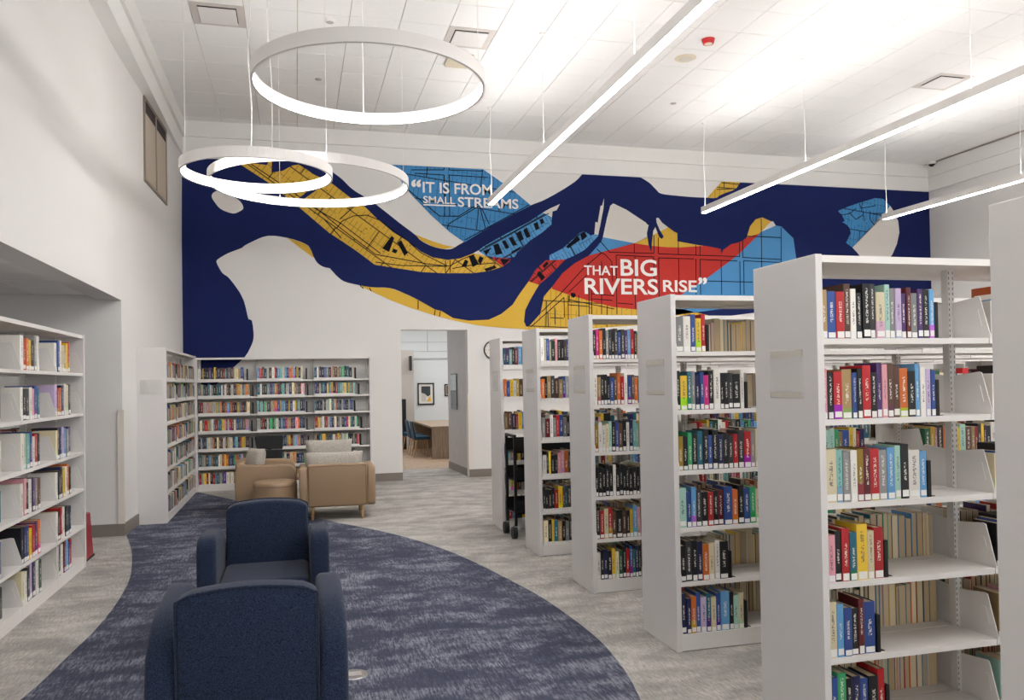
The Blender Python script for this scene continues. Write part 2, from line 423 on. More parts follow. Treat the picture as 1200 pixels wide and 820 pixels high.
# main ceiling: grid above, lay-in tiles each a piece
ce = struct(MB().box(-2.2, XR + .2, -5, YB + .2, ZC + .02, ZC + .2), 'ceiling', grid_m)
VENTS = {(-2, -1), (3, -1), (15, -1)}
tile2 = MB().box(-.2995, .2995, -.2995, .2995, 0, .018).mesh('ceiling_tile', [tile_m])
rest = MB()
count = 0
for i in range(-3, 21):
    for j in range(-27, 7):
        x0, y0 = .07 + .608 * i, 10.51 + .608 * j
        xc, yc = x0 + .304, y0 + .304
        if (i, j) in VENTS: continue
        yend = min(y0 + .608, YB); 
        if yend - y0 < .05: continue
        if j >= -5 and yend - y0 > .6 and count < 296:
            link('ceiling_tile', tile2, ce, (xc, yc, ZC + random.uniform(-.0005, .0015))); count += 1
        else:
            rest.box(x0 + .0045, x0 + .6035, y0 + .0045, yend - .0045, ZC, ZC + .018)
tag(rest.build('ceiling_tile', tile_m, ce), kind='stuff')
# stepped cornice bands on back, left and right walls
tb = MB(); tb.box(-1.8, XR, YB - .03, YB, 5.56, ZC); tb.box(-1.8, XR, YB - .07, YB, 5.85, ZC)
struct(tb, 'trim_1', trim_m)
tl = MB(); tl.prism([(-1.775, YB), (-1.79, -5), (-1.97, -5), (-1.97, YB)], 2, 5.56, ZC); tl.prism([(-1.73, YB), (-1.745, -5), (-1.97, -5), (-1.97, YB)], 2, 5.85, ZC)
struct(tl, 'trim_2', trim_m)
tr = MB(); tr.box(XR - .03, XR, -5, YB, 5.56, ZC); tr.box(XR - .07, XR, -5, YB, 5.85, ZC)
struct(tr, 'trim_3', trim_m)
# baseboards
struct(MB().box(-1.6, DX0, YB - .015, YB, 0, .14).box(DX1, XR, YB - .015, YB, 0, .14), 'baseboard_back', base_m)
bl = MB(); bl.prism([(-1.935, 10.285), (-1.785, YB), (-1.81, YB), (-1.96, 10.3)], 2, 0, .14); bl.box(-9, -1.935, 10.285, 10.3, 0, .14)
struct(bl, 'baseboard_left', base_m)
struct(MB().box(XR - .015, XR, -5, YB, 0, .14), 'baseboard_right', base_m)
# corner guards
struct(MB().box(-2.0, -1.93, 10.278, 10.298, .14, 1.45), 'trim_4', guard_m)
struct(MB().box(DX1 - .012, DX1, YB - .012, YB + .06, .14, 1.5).box(DX1, DX1 + .05, YB - .012, YB, .14, 1.5), 'trim_5', guard_m)

# high window in the left wall
wn = thing('window_1', None, None); tag(wn, kind='structure')
ang = -math.atan(.15 / 4.12)
wn.location = (-1.867, 12.33, 0); wn.rotation_euler = (0, 0, ang)
h, z0, z1 = .76, 4.42, 5.55
fr = MB(); fr.box(-.08, .012, -h, -h + .05, z0, z1).box(-.08, .012, h - .05, h, z0, z1).box(-.08, .012, -h + .05, h - .05, z0, z0 + .04).box(-.08, .012, -h + .05, h - .05, z1 - .04, z1)
fr.box(-.08, .01, -.03, .04, z0 + .04, z1 - .04)
fr.build('window_frame', taupe_m, wn)
MB().box(-.08, .004, -h + .05, -.03, z0 + .04, z1 - .2).build('window_shade', shade_m, wn)
MB().box(-.08, .004, .04, h - .05, z0 + .04, z1 - .2).build('window_shade', shade_m, wn)
MB().box(-.08, .003, -h + .05, -.03, z1 - .2, z1 - .04).build('pane', dark_m, wn)
MB().box(-.08, .003, .04, h - .05, z1 - .2, z1 - .04).build('pane', dark_m, wn)

# ---- side room behind the doorway
struct(MB().prism([(DX1, YB + .2), (2.937, 16.18), (3.1, 16.18), (3.25, YB + .2)], 2, 0, 3.4), 'wall_corridor_right', grey_wall_m)
struct(MB().prism([(DX1 - .01, YB + .21), (2.925, 16.17), (2.94, 16.17), (DX1 + .01, YB + .21)], 2, 0, .14), 'baseboard_corridor', base_m)
struct(MB().box(.6, .8, YB + .2, 23.2, 0, 3.6), 'wall_side_room_left', cool_wall_m)
struct(MB().box(.6, 7, 23, 23.2, 0, 3.6), 'wall_side_room_back', cool_wall_m)
struct(MB().box(6.8, 7, 16.18, 23, 0, 3.6).box(3.1, 7, 16.18, 16.3, 0, 3.6), 'wall_side_room_right', cool_wall_m)
struct(MB().box(.6, 7, YB + .2, 23.2, 3.6, 3.7), 'ceiling.002', tile_m)
pj = MB()
for z in (2.86, 2.60): pj.box(.8, 6.8, 22.985, 23, z, z + .012)
pj.box(.8, 6.8, 22.97, 23, 2.38, 2.42)
for x in (3.6, 4.9): pj.box(x, x + .012, 22.985, 23, 2.6, 3.6)
struct(pj, 'trim_6', paint('panel_joint', (176, 178, 180), .6))
struct(MB().box(2.5, 3.12, 22.4, 23, 0, 2.62), 'trim_7', paint('taupe_pier', (176, 168, 160), .7))
lp = MB().box(1.5, 5.5, 17.2, 21.8, 3.56, 3.598).build('added_fill_panel', roomfill_m)  # glowing panel added out of view to brighten the side room
tag(lp, 'added glowing fill panel, unseen, lighting the room beyond the doorway', 'light')

# ================================================================== MURAL (flat printed vinyl on the back wall)
mu = thing('river_mural', 'large navy, yellow, blue and red river map mural with white lettering on the back wall', 'mural', (0, 0, 0))
navy_p = mural('mural_navy', (28, 38, 88), False)
yellow_p = mural('mural_yellow', (218, 176, 70), True, .62, .2)
yellow_plain = mural('mural_yellow_plain', (218, 176, 70), False)
yellow_g = mural('mural_yellow_grid', (218, 176, 70), True, 0.04, .24)
blue_p = mural('mural_blue', (72, 138, 192), True, .12, .2)
blue_d = mural('mural_blue_strip', (92, 154, 206), True, -.52, .16, .02)
blue_g = mural('mural_blue_grid', (84, 146, 198), False)
red_p = mural('mural_red', (192, 58, 52), False)
red_d = mural('mural_red_strip', (192, 58, 52), True, -.7, .12, .02)
white_p = mural('mural_white', (222, 217, 211), False)
ink_m = mural('mural_ink', (18, 20, 30), False)
def W(pts, layer):
    y = YB - .002 - .0015 * layer
    return [tuple(at(px, py, 1, y)) for px, py in pts]
def patch(name, pts, mat, layer, smooth=False):
    if smooth: pts = smooth_line(pts, True, 3)
    me = poly_mesh(name, W(pts, layer), (0, -1, 0), .0014, mat)
    return link(name, me, mu)
top = [(213, 185.8), (300, 187), (385, 189.2)]
up_edge = [(389.6, 201.5), (400.4, 209.5), (409.8, 218.9), (417.8, 225), (425.8, 229.6), (439.3, 238.6), (451.3, 247.7), (467.4, 260.5), (486.5, 275), (493.4, 282), (506.8, 288.7), (520, 291.8), (529.6, 291.4), (537.7, 286.7), (549.8, 280), (573.9, 265.8), (599, 252.5), (622.2, 240.4), (636, 235), (654.9, 224.9), (673.7, 212.8), (681.7, 204.8), (685, 201.8)]
top2 = [(743.4, 204.3), (748.8, 206.8), (760.8, 214), (768.9, 222), (774.9, 226.9), (793.7, 229.3), (812.4, 230.9), (828.5, 231.6), (838.6, 231.9), (843.3, 229), (850, 226), (860.7, 222), (866, 216), (868, 212.0), (980, 217.5), (1091, 224.6)]
bot = [(1094, 338), (1000, 350), (933, 360), (840, 372), (745, 381), (690, 383), (640, 383), (616.8, 382.6), (614, 376.6), (615.5, 363.2), (622.2, 349.8), (628, 339), (616, 340), (608.8, 344.4), (600.7, 357), (587.3, 367.9), (572.6, 374.6), (549.8, 375.6), (531, 372.6), (517.6, 364.5), (509.5, 362.5), (490.7, 351.8), (474, 343.7), (456.7, 337.4), (436.6, 336.6), (420.5, 334), (403, 329.6), (393.7, 322.3), (386.3, 314.2), (378.9, 312.6), (372.2, 308.2), (367.5, 300.8), (364, 292), (357.4, 285.4), (336.8, 278.6), (314, 276.2), (296.6, 282.6), (285.8, 288.3), (283.2, 290.5), (267, 296.8), (255.7, 303.5), (253.7, 306.8), (256.3, 312.9), (261, 320.2), (267, 324.3), (273.8, 332.3), (280.5, 341.7), (285.8, 352.4), (289.2, 365.8), (291.2, 373.9), (295.2, 375.5), (297.2, 390), (296.6, 399), (293, 408), (287, 418), (274, 430), (262, 442), (246, 458), (213, 472)]
patch('navy_field', top + smooth_line(up_edge[:-1], k=3) + up_edge[-1:] + smooth_line(top2[:13], k=3) + top2[13:] + bot[:8] + smooth_line(bot[8:11], k=3)[:-1] + smooth_line(bot[11:28], k=3) + smooth_line(bot[28:46], k=3) + smooth_line(bot[46:-1], k=2) + bot[-1:], navy_p, 0)
patch('white_patch', [(251, 225), (248, 230.3), (252.3, 237.7), (259, 245), (272.4, 250), (280.5, 247.7), (285.2, 243.7), (281.8, 236.3), (273.8, 230.3), (260, 223)], white_p, 1, True)
patch('yellow_patch', [(278, 188), (281.8, 192.7), (314, 213.5), (350, 242.4), (385.6, 272.6), (412, 290), (420.5, 296), (439.3, 310.2), (460.7, 313.5), (480, 316.4), (493.4, 318.6), (520, 320), (555, 320), (573.9, 317.3), (589.3, 312.2), (578.6, 304.8), (569.3, 299.5), (554.4, 296.8), (539, 302.8), (524.3, 304.5), (506.8, 301.5), (493.4, 294.8), (480, 284), (460.7, 272), (440.6, 255), (425.8, 240.4), (409.8, 231), (387, 213.5), (366.8, 204), (360, 199), (350, 192.7), (342.2, 194), (331.5, 200), (318, 202), (318.7, 188.7), (315.4, 188.2), (312.7, 193.4), (294, 191), (290, 188)], yellow_p, 1)
patch('navy_patch', [(372, 214), (366, 219), (352, 231), (347, 233.5), (352, 236), (372, 222)], navy_p, 2)
patch('yellow_patch', [(336.8, 278.6), (357.4, 285.4), (364, 292), (367.5, 300.8), (366.8, 301.5), (350, 289.3)], yellow_plain, 1)
patch('yellow_patch', [(420.5, 334.3), (436.6, 336.6), (456.7, 337.4), (474, 343.7), (490.7, 351.8), (509.5, 362.5), (517.6, 364.5), (531, 372.6), (549.8, 375.6), (572.6, 374.6), (587.3, 367.9), (600.7, 357), (608.8, 344.4), (619.5, 329.6), (631.6, 333.7), (622.2, 349.8), (615.5, 363.2), (614, 376.6), (616.8, 382.6), (616, 385.5), (587.3, 384), (560.5, 381.3), (533.7, 375.9), (512.2, 370.5), (499.6, 366.5), (480, 360.3), (458, 351.8), (436.6, 342)], yellow_plain, 1)
patch('yellow_patch', [(486.5, 274.6), (505.5, 282), (520, 286.8), (533.7, 289.7), (520, 291.8), (507, 288.7), (493.4, 282)], yellow_plain, 1)
# upper blue quarter behind the first lines of lettering
patch('blue_patch', [(459, 191.5), (480, 192.2), (561.5, 195.2), (580, 208), (600, 222), (622.2, 240.6), (599, 252.5), (573.9, 265.8), (544.4, 284), (527, 272), (505, 252), (482, 228), (472, 216)], blue_p, 1)
patch('blue_patch', [(560.5, 293.4), (565.8, 289.3), (590, 275.5), (620, 259.8), (636, 249), (646.8, 254.4), (646.2, 263), (636, 271.8), (620, 282.6), (614, 289.4), (606, 295.4), (603.4, 300.8), (591.3, 302.8), (576.6, 300.8), (568.5, 299.5)], blue_d, 1)
patch('white_patch', [(554.4, 296.8), (560.5, 293.4), (568.5, 299.5)], white_p, 2)
patch('white_patch', [(636, 249), (645, 244), (656.2, 239), (652.2, 246.3), (647.5, 247.7), (646.8, 254.4)], white_p, 2)
patch('red_patch', [(576.6, 300.8), (598.7, 303.5), (596.7, 307), (589.3, 312.2), (578.6, 304.8)], red_d, 2)
patch('blue_patch', [(644, 304.8), (644, 299), (660, 290.7), (679, 273), (684.4, 270.5), (692.4, 275.8), (696.5, 274.5), (701, 275.2), (700.5, 280), (687, 292), (673.7, 299), (663, 303.9)], blue_d, 1)
patch('red_patch', [(644, 304.8), (663, 303.9), (645.5, 321.6), (631.6, 333.7), (619.5, 329.6), (627.5, 316.2), (639.6, 304.8)], red_d, 1)
patch('white_patch', [(696.5, 274.5), (697.8, 259.8), (700.5, 261), (703.8, 241), (705.5, 241), (707.9, 232.3), (707.2, 243.7), (703.2, 265), (701, 275.2)], white_p, 1)
patch('yellow_patch', [(646.8, 336.3), (745, 360), (800, 362), (840, 372), (745, 381), (690, 385), (640, 386), (614, 386), (621.3, 380.6), (633.4, 367.2), (637.4, 347)], yellow_g, 1)
patch('white_patch', [(706.5, 277.9), (711.2, 255.7), (715.2, 241), (718.6, 238.3), (734, 245.7), (760.2, 263), (758, 273.2), (758.5, 278.5), (743.4, 285)], white_p, 1)
patch('blue_patch', [(706.5, 277.9), (743.4, 284.8), (689.8, 299.3), (704.5, 283)], blue_g, 1)
patch('yellow_patch', [(742.7, 285.2), (757.4, 277.9), (783, 266.3), (789.6, 271.2), (793.7, 273.2), (793.7, 282.6), (815, 286.6), (825.8, 288.2), (796.3, 290.5), (766.8, 289.5)], yellow_plain, 1)
patch('white_patch', [(760, 270), (766.2, 268), (768.8, 255.7), (771.5, 255), (776, 261), (783, 266.3), (774, 271), (762, 276.5)], white_p, 2)
patch('red_patch', [(689.8, 299.3), (743.4, 285), (763.5, 288), (780, 289.4), (796.3, 289.9), (825.8, 287.9), (844.6, 291.5), (845.3, 298.9), (847.3, 292.9), (856.7, 286.2), (867.4, 283.5), (875, 278.5), (890.2, 273.4), (867.4, 296.2), (854, 307), (828.5, 325.7), (799, 345), (770, 362), (745, 362.5), (719.3, 359.8), (692.4, 353), (665.6, 345), (646.8, 338.4), (646.8, 336.3), (658.9, 320.2), (673.7, 308.2)], red_p, 2)
patch('yellow_patch', [(875, 278), (879, 265), (885.4, 257), (893.3, 254.7), (902, 258.6), (903.6, 259.4), (892.5, 271.3), (889.3, 273.7)], yellow_plain, 1)
patch('white_patch', [(892.5, 271.3), (903.6, 259.4), (906, 259.4), (909, 264.2)], white_p, 2)
patch('blue_patch', [(892.5, 271.3), (909, 264.2), (915.5, 265.3), (929.7, 279.2), (932.9, 302.2), (935, 345), (860, 360), (770, 372), (770, 362), (799, 345), (828.5, 325.7), (854, 307), (867.4, 296.2)], blue_g, 1)
patch('blue_patch', [(982, 247), (994, 242), (1007, 237.5), (1025.7, 232), (1035, 233), (1043, 241), (1032.4, 256.3), (999, 290), (991.5, 284.5), (996.9, 273), (995.5, 267), (992, 263), (986.8, 260.3), (990, 259), (986.8, 252.3)], blue_p, 1)
patch('white_patch', [(1043, 241), (1047, 247), (1052.5, 259), (1053.9, 272.4), (1051, 285.8), (1045.8, 298), (1030, 318), (1015, 310), (1005, 296.5), (999, 290)], white_p, 1)
patch('yellow_patch', [(828.5, 231.6), (847.3, 211.0), (868, 212.2), (866, 216), (860.7, 222), (850, 226), (843.3, 229), (838.6, 231.9)], yellow_g, 1)
# navy tusks over the right of the mural
patch('navy_patch', [(757, 262), (760.5, 263.8), (758, 273), (760, 286.6), (763.5, 296), (763.9, 283.9), (765.5, 270.5), (768, 266), (772.2, 277.2), (775.5, 280), (777.8, 277.2), (772.9, 269), (769.5, 261), (768.8, 254)], navy_p, 3)
patch('navy_patch', [(703.5, 283), (706.5, 277.9), (700.5, 277), (686, 292), (673, 300), (664, 303), (645, 322), (629, 338), (621, 352), (615.5, 363.2), (614, 376.6), (617, 383), (621.3, 380.6), (633.4, 367.2), (637.4, 347), (646.8, 336.3), (658.9, 320.2), (673.7, 308.2), (689.8, 299.5), (700.5, 288)], navy_p, 3)
# printed streets and building footprints: one ink layer
ink = MB()
def street(pts, w=.016, layer=4):
    P3 = [at(px, py, 1, YB - .002 - .0015 * layer) for px, py in pts]
    for a, b in zip(P3, P3[1:]):
        d = (b - a).normalized(); n = Vector((-d.z, 0, d.x)) * (w / 2)
        y0, y1 = a.y - .0012, a.y
        ink.hexa([tuple(Vector((p.x, y1, p.z))) for p in (a - n, b - n, b + n, a + n)], [tuple(Vector((p.x, y0, p.z))) for p in (a - n, b - n, b + n, a + n)])
for pts in ([(714, 295.5), (766, 296.7)], [(771.5, 297.3), (816, 299), (866, 300.5), (867, 301)], [(722, 298.8), (766, 301)], [(771.5, 302), (813, 303.3)], [(820, 303.8), (864, 305.8)], [(870, 301.5), (915.5, 304)], [(871, 305.5), (915, 307.5)],
            [(766.3, 275.5), (766.3, 296.7)], [(771.5, 278), (771.5, 297)], [(794.8, 282), (795, 298)], [(815.5, 287), (815.6, 299)], [(820.3, 288), (820.3, 299.5)], [(866.5, 284), (866.6, 300.5)], [(870.3, 281.5), (870.5, 301)], [(743.3, 285.5), (743.3, 296)],
            [(722, 299), (723, 368)], [(744, 300), (744.5, 362)], [(766, 301), (767, 345)], [(771.8, 302), (772.5, 352)], [(795.2, 303), (796, 345)], [(815.5, 303.3), (815.8, 345)], [(820.3, 304), (821, 345)], [(845, 304.8), (845.8, 345)], [(867, 306), (867.5, 345)], [(871.5, 306), (872, 345)], [(892, 256), (892.8, 345)], [(915.3, 266), (915.6, 345)],
            [(873, 276.5), (915, 278.3)], [(820, 329), (882, 330.5)], [(704, 283), (714.5, 295.5)], [(699, 291.5), (704.5, 296)], [(689, 310), (705, 296), (709.5, 298.5), (717, 306.5), (718, 330)], [(634.5, 365.5), (655, 346), (689.8, 308)], [(622, 383), (661, 348.5), (661.5, 372)], [(666.3, 342.5), (690, 320)], [(665.8, 346), (666, 376)],
            [(690, 334), (690.5, 368)], [(693, 330), (693.5, 368)], [(666, 351), (720, 362)], [(666, 357), (690, 359)], [(693, 344), (720, 346.5)], [(693, 350), (718, 352)], [(705, 306), (705, 368)], [(678, 346), (678.5, 372)], [(642, 366), (642.5, 383)], [(650, 360), (650.5, 380)], [(645, 372), (661, 373)], [(724, 355), (742, 356.5)],
            [(490, 352), (490, 362)], [(510, 363), (509, 369.5)], [(516, 364.5), (515, 371)], [(422, 334.5), (426, 338)], [(433, 337), (435, 341)],
            [(480.5, 285), (494, 296.5), (523, 311), (527.5, 312)], [(527.5, 305), (527.5, 319.5)], [(522, 305), (522, 319.5)], [(528, 311), (543, 303), (556, 298)], [(530, 314.5), (556, 310), (580, 308)], [(440, 307), (470, 311), (522, 312)],
            [(294, 192), (330, 216), (372, 245), (400, 268), (440, 298), (500, 309), (524, 312)], [(352, 234), (400, 262), (446, 297)], [(398, 257), (417, 240)], [(394, 268), (401, 259), (414, 253), (430, 252), (445, 258), (487, 289)], [(380, 257), (400, 279)],
            [(486, 203), (520, 205)], [(526, 205), (572, 208)], [(520.3, 194), (520.3, 199)], [(526.3, 194), (526.3, 199)], [(482, 199), (520, 199)], [(526.3, 199), (566, 200.5)], [(520.5, 205), (521, 253)], [(526.3, 205), (527, 253)], [(478, 222), (515, 253), (537, 253.5), (562, 238)], [(524, 268), (526, 262), (562, 241), (569, 268)], [(545, 281), (620, 240)], [(565, 245), (573, 262)], [(568, 289.5), (643, 250)],
            [(986, 252), (996, 250), (1003, 244)], [(1007, 238), (1009, 244), (1026, 241)], [(1011, 247), (1013, 259)], [(1019, 247), (1020, 258), (1025, 264)], [(1019, 250), (1035, 250)], [(996, 250), (1003, 257), (1011, 252)],
            [(845, 214), (866, 216)], [(840, 222), (862, 221)]):
    street(pts)
for q in ([(448, 291), (459, 276), (462, 279), (456, 295)], [(466, 285), (470, 281), (478, 296), (474, 300)], [(461, 291), (466, 293), (464, 297), (459, 295)], [(541, 312), (545, 304), (549, 306), (546, 313)], [(549, 300), (555, 298), (561, 309), (554, 313)], [(562, 300), (567, 302), (563, 310), (560, 306)],
          [(567, 315), (580, 311), (582, 314), (570, 318)], [(566, 294), (576, 290), (570, 299)], [(578, 287), (584, 285), (589, 297), (581, 299)], [(588, 283), (592, 281), (597, 290), (593, 292)], [(596, 279), (600, 277), (606, 287), (601, 288)], [(605, 273), (610, 270), (614, 280), (609, 283)], [(613, 270), (617, 266), (622, 277), (617, 279)], [(599, 295), (611, 288), (609, 292), (600, 297)], [(625, 262), (630, 260), (632, 268), (628, 270)], [(632, 257), (636, 256), (638, 261), (634, 263)],
          [(586, 303), (598, 304), (590, 311)], [(663, 289), (677, 276), (680, 281), (666, 291)], [(680, 275), (685, 271), (688, 277), (682, 282)], [(636, 311), (641, 306), (643, 309), (638, 314)], [(629, 321), (632, 317), (639, 325), (635, 329)], [(669, 343), (674, 343.5), (675, 347), (672, 349), (669, 347)]):
    y = YB - .002 - .006
    P3 = [at(px, py, 1, y) for px, py in q]
    area = sum(P3[i].x * P3[(i + 1) % len(P3)].z - P3[(i + 1) % len(P3)].x * P3[i].z for i in range(len(P3)))
    if area > 0: P3 = P3[::-1]
    ink.hexa([(p.x, y, p.z) for p in P3], [(p.x, y - .0012, p.z) for p in P3])
tag(ink.build('map_linework', ink_m, mu), kind='stuff')

# lettering
letter_m = paint('lettering_white', (238, 234, 230), .5, .01)
def lettering(txt, x0px, x1px, ytop, ybot, bold=.017):
    cu = bpy.data.curves.new('lettering', 'FONT'); cu.body = txt; cu.offset = bold; cu.resolution_u = 4; cu.extrude = .01
    tmp = bpy.data.objects.new('tmp', cu); COL.objects.link(tmp)
    dg = bpy.context.evaluated_depsgraph_get(); dg.update()
    me = bpy.data.meshes.new_from_object(tmp.evaluated_get(dg)); bpy.data.objects.remove(tmp)
    xs = [v.co.x for v in me.vertices]; ys = [v.co.y for v in me.vertices]
    xm = (x0px + x1px) / 2; y = YB - .011
    xa, xb = at(x0px, (ytop + ybot) / 2, 1, y).x, at(x1px, (ytop + ybot) / 2, 1, y).x
    za, zb = at(xm, ybot, 1, y).z, at(xm, ytop, 1, y).z
    mnx, mxx, mny, mxy = min(xs), max(xs), min(ys), max(ys)
    for v in me.vertices:
        v.co = Vector((xa + (v.co.x - mnx) / (mxx - mnx) * (xb - xa), y - (v.co.z + .01) * .08, za + (v.co.y - mny) / (mxy - mny) * (zb - za)))
    me.materials.clear(); me.materials.append(letter_m)
    return link('lettering', me, mu)
lettering('\u201c', 482, 493.3, 210, 219.2, .035)
lettering('IT IS FROM', 495.4, 576.5, 214.6, 227.4)
lettering('SMALL', 496, 533.2, 230.2, 238.6)
lettering('STREAMS', 536.5, 607.5, 232, 243.6)
lettering('THAT', 684.5, 724, 311.2, 322.4)
lettering('BIG', 727.2, 769.6, 303.8, 323.6)
lettering('RIVERS', 685, 771, 326.2, 345)
lettering('RISE', 777, 816.6, 328.2, 342.2)
lettering('\u201d', 818.5, 828.5, 325, 333.4, .035)
ul = MB(); p = at(496, 239.8, 1, YB - .011); q = at(534, 241.2, 1, YB - .011)
ul.box(p.x, q.x, YB - .0125, YB - .011, (p.z + q.z) / 2 - .012, (p.z + q.z) / 2 + .012)
p = at(777, 343.5, 1, YB - .011); q = at(817, 345.2, 1, YB - .011)
ul.build('underline', letter_m, mu)

# ================================================================== BOOKCASES
LV = [.105, .428, .765, 1.12, 1.497, 1.862]
LVL = [.10, .405, .757, 1.098, 1.468, 1.847]      # shelf surfaces of the six-shelf ranges
TOPZ = 2.21
SEC = .914
def shelf_me(w, d, name='shelf', lip=.027):
    return MB().box(0, w, 0, d, -.018, 0).box(0, w, 0, .012, -lip, -.018).mesh(name, [steel_m])
SHELF = shelf_me(SEC - .004, .245)
BASE = MB().box(0, SEC - .004, 0, .245, -.10, 0).mesh('base_shelf', [steel_m])
BRK = MB().prism([(.245, 0), (.245, .185), (.07, .205), (.055, .2), (.0, .02), (.0, 0)], 0, 0, .004)
BRK.prism([(.085, .06), (.085, .14), (.065, .14), (.045, .06)], 0, -.002, .006)
BRACKET = BRK.mesh('shelf_bracket', [steel_m])
POST = MB().box(-.018, .018, -.022, .022, 0, TOPZ - .03).mesh('upright_post', [slot_m])
def case(name, label, cat, loc, rz, nsec, levels, topz, double, depth=.245, bracket_secs=99, sec=SEC, closed=False, group=None, panels=(True, True)):
    """origin at the front left floor corner of the first section; the front faces local -Y"""
    t = thing(name, label, cat, loc, rz, group)
    D = 2 * depth + .01 if double else depth
    L = nsec * sec
    shelf = SHELF if (sec == SEC and depth == .245) else shelf_me(sec - .004, depth)
    base = BASE if (sec == SEC and depth == .245) else MB().box(0, sec - .004, 0, depth, -levels[0], 0).mesh('base_shelf', [steel_m])
    if panels[0]:
        MB().box(-.035, 0, -.008, D + .008, 0, topz + .004).build('end_panel', panel_m, t, bevel=.003)
    if panels[1]:
        MB().box(L, L + .035, -.008, D + .008, 0, topz + .004).build('end_panel', panel_m, t, bevel=.003)
    tp = MB().box(0, L, 0, D, topz - .02, topz).box(0, L, 0, .014, topz - .032, topz - .02)
    if double: tp.box(0, L, D - .014, D, topz - .038, topz - .02)
    tp.build('canopy_top', steel_m, t)
    yc = D / 2 if double else depth - .02
    for s in range(nsec + 1):
        o = link('upright_post', POST, t, (min(max(s * sec, .02), L - .02), yc, 0))
        if topz != TOPZ: o.scale = (1, 1, (topz - .02) / (TOPZ - .03))
    for side in ((0, 1) if double else (0,)):
        for s in range(nsec):
            for k, z in enumerate(levels):
                if side == 0: o = link('shelf', base if k == 0 else shelf, t, (s * sec + .002, 0, z))
                else:
                    o = link('shelf', base if k == 0 else shelf, t, (s * sec + sec - .002, D, z)); o.rotation_euler = (0, 0, PI)
                if s < bracket_secs:
                    for e in ((0, 1) if s == nsec - 1 else (0,)):
                        x = s * sec + (.005 if e == 0 else sec - .009)
                        b = link('shelf_bracket', BRACKET, t, (x, 0, z) if side == 0 else (x + .004, D, z))
                        if side == 1: b.rotation_euler = (0, 0, PI)
                        b.scale = (1, depth / .245, 1)
    return t

RX = 2.29
RANGES = [('nearest', 1.73, 2), ('second', 3.195, 3), ('third', 4.665, 4), ('fourth', 6.14, 5), ('fifth', 7.61, 6), ('sixth', 9.085, 7)]
RL = {'nearest': 'white double-sided library range at the right edge, only its end panel in view', 'second': 'white double-sided book range nearest the camera with its shelves in view',
      'third': 'white double-sided book range just behind the nearest open one', 'fourth': 'white double-sided book range, the middle one of the row of ends',
      'fifth': 'white double-sided book range behind the book truck, one before the farthest', 'sixth': 'farthest white double-sided book range, by the wall clock'}
ranges = {}
for nm, y, ns in RANGES:
    t = case('book_range', RL[nm], 'bookcase', (RX, y, 0), 0, ns, LV, {'nearest': 2.252, 'second': 2.238, 'third': 2.216, 'fourth': 2.214, 'fifth': 2.205, 'sixth': 2.196}[nm], True, bracket_secs=3, group=None)
    ranges[nm] = t
    # clear sign sleeve taped to the end panel
    s = MB().box(-.038, -.036, .10, .37, 1.59, 1.82).build('sign_sleeve', clear_m, t)
    MB().box(-.0385, -.038, .11, .36, 1.785, 1.815).build('tape_strip', tape_m, s); MB().box(-.0385, -.038, .11, .36, 1.595, 1.62).build('tape_strip', tape_m, s)

LX = -1.97
left = case('book_range', 'white open book range at the left edge beside the red stool', 'bookcase', (LX, 8.60 - 5 * SEC, 0), PI / 2, 5, LVL, TOPZ, True, bracket_secs=5)
# wall cases in the corner
LV7 = [.09, .375, .665, .955, 1.245, 1.53, 1.80]
bc = case('wall_bookcase', 'white seven-shelf bookcase along the back wall under the mural', 'bookcase', (-1.56, 14.16, 0), 0, 3, LV7, 2.175, False, depth=.24, sec=.922)
cc_len = (14.13 - 11.06) / 3
cc = case('wall_bookcase', 'white seven-shelf bookcase on the left wall with a tall plain end panel', 'bookcase', (-1.585, 11.07, 0), PI / 2, 3, LV7, 2.20, False, depth=.2, sec=cc_len)
pn = MB().box(-.036, 0, .2, .345, 0, 2.204).build('end_panel', panel_m, cc)
sg = MB().box(-.0375, -.036, .045, .30, 1.62, 1.80).build('sign_sleeve', clear_m, cc)

# ---- books
PAL = {'k': ((22, 22, 26), 'black'), 'd': ((52, 52, 58), 'charcoal'), 'g': ((136, 136, 136), 'grey'), 'w': ((226, 222, 214), 'white'), 'c': ((216, 204, 170), 'cream'),
       'b': ((44, 74, 140), 'blue'), 'n': ((28, 32, 76), 'navy'), 's': ((98, 158, 206), 'light blue'), 't': ((34, 100, 120), 'teal'), 'r': ((178, 28, 34), 'red'), 'm': ((96, 26, 34), 'maroon'),
       'o': ((206, 106, 40), 'orange'), 'y': ((222, 184, 50), 'yellow'), 'l': ((60, 168, 110), 'green'), 'e': ((30, 76, 52), 'dark green'), 'p': ((214, 150, 160), 'pink'), 'v': ((78, 48, 104), 'purple'),
       'u': ((92, 62, 48), 'brown'), 'a': ((170, 140, 94), 'tan'), 'f': ((166, 206, 192), 'mint'), 'q': ((196, 176, 208), 'lilac'), 'h': ((150, 122, 34), 'dark gold'), 'x': ((196, 30, 120), 'magenta'), 'j': ((120, 176, 170), 'pale teal')}
cv = MB()
prof = [(0, .015), (.12, .004), (.3, 0), (.7, 0), (.88, .004), (1, .015)]
cv.hexa([(x, y, 0) for x, y in prof] + [(1, 1, 0), (.93, 1, 0), (.93, .04, 0), (.07, .04, 0), (.07, 1, 0), (0, 1, 0)],
        [(x, y, 1) for x, y in prof] + [(1, 1, 1), (.93, 1, 1), (.93, .04, 1), (.07, .04, 1), (.07, 1, 1), (0, 1, 1)])
def fixcaps(me):
    bm = bmesh.new(); bm.from_mesh(me); bmesh.ops.triangulate(bm, faces=[f for f in bm.faces if len(f.verts) > 4]); bmesh.ops.recalc_face_normals(bm, faces=bm.faces); bm.to_mesh(me); bm.free(); return me
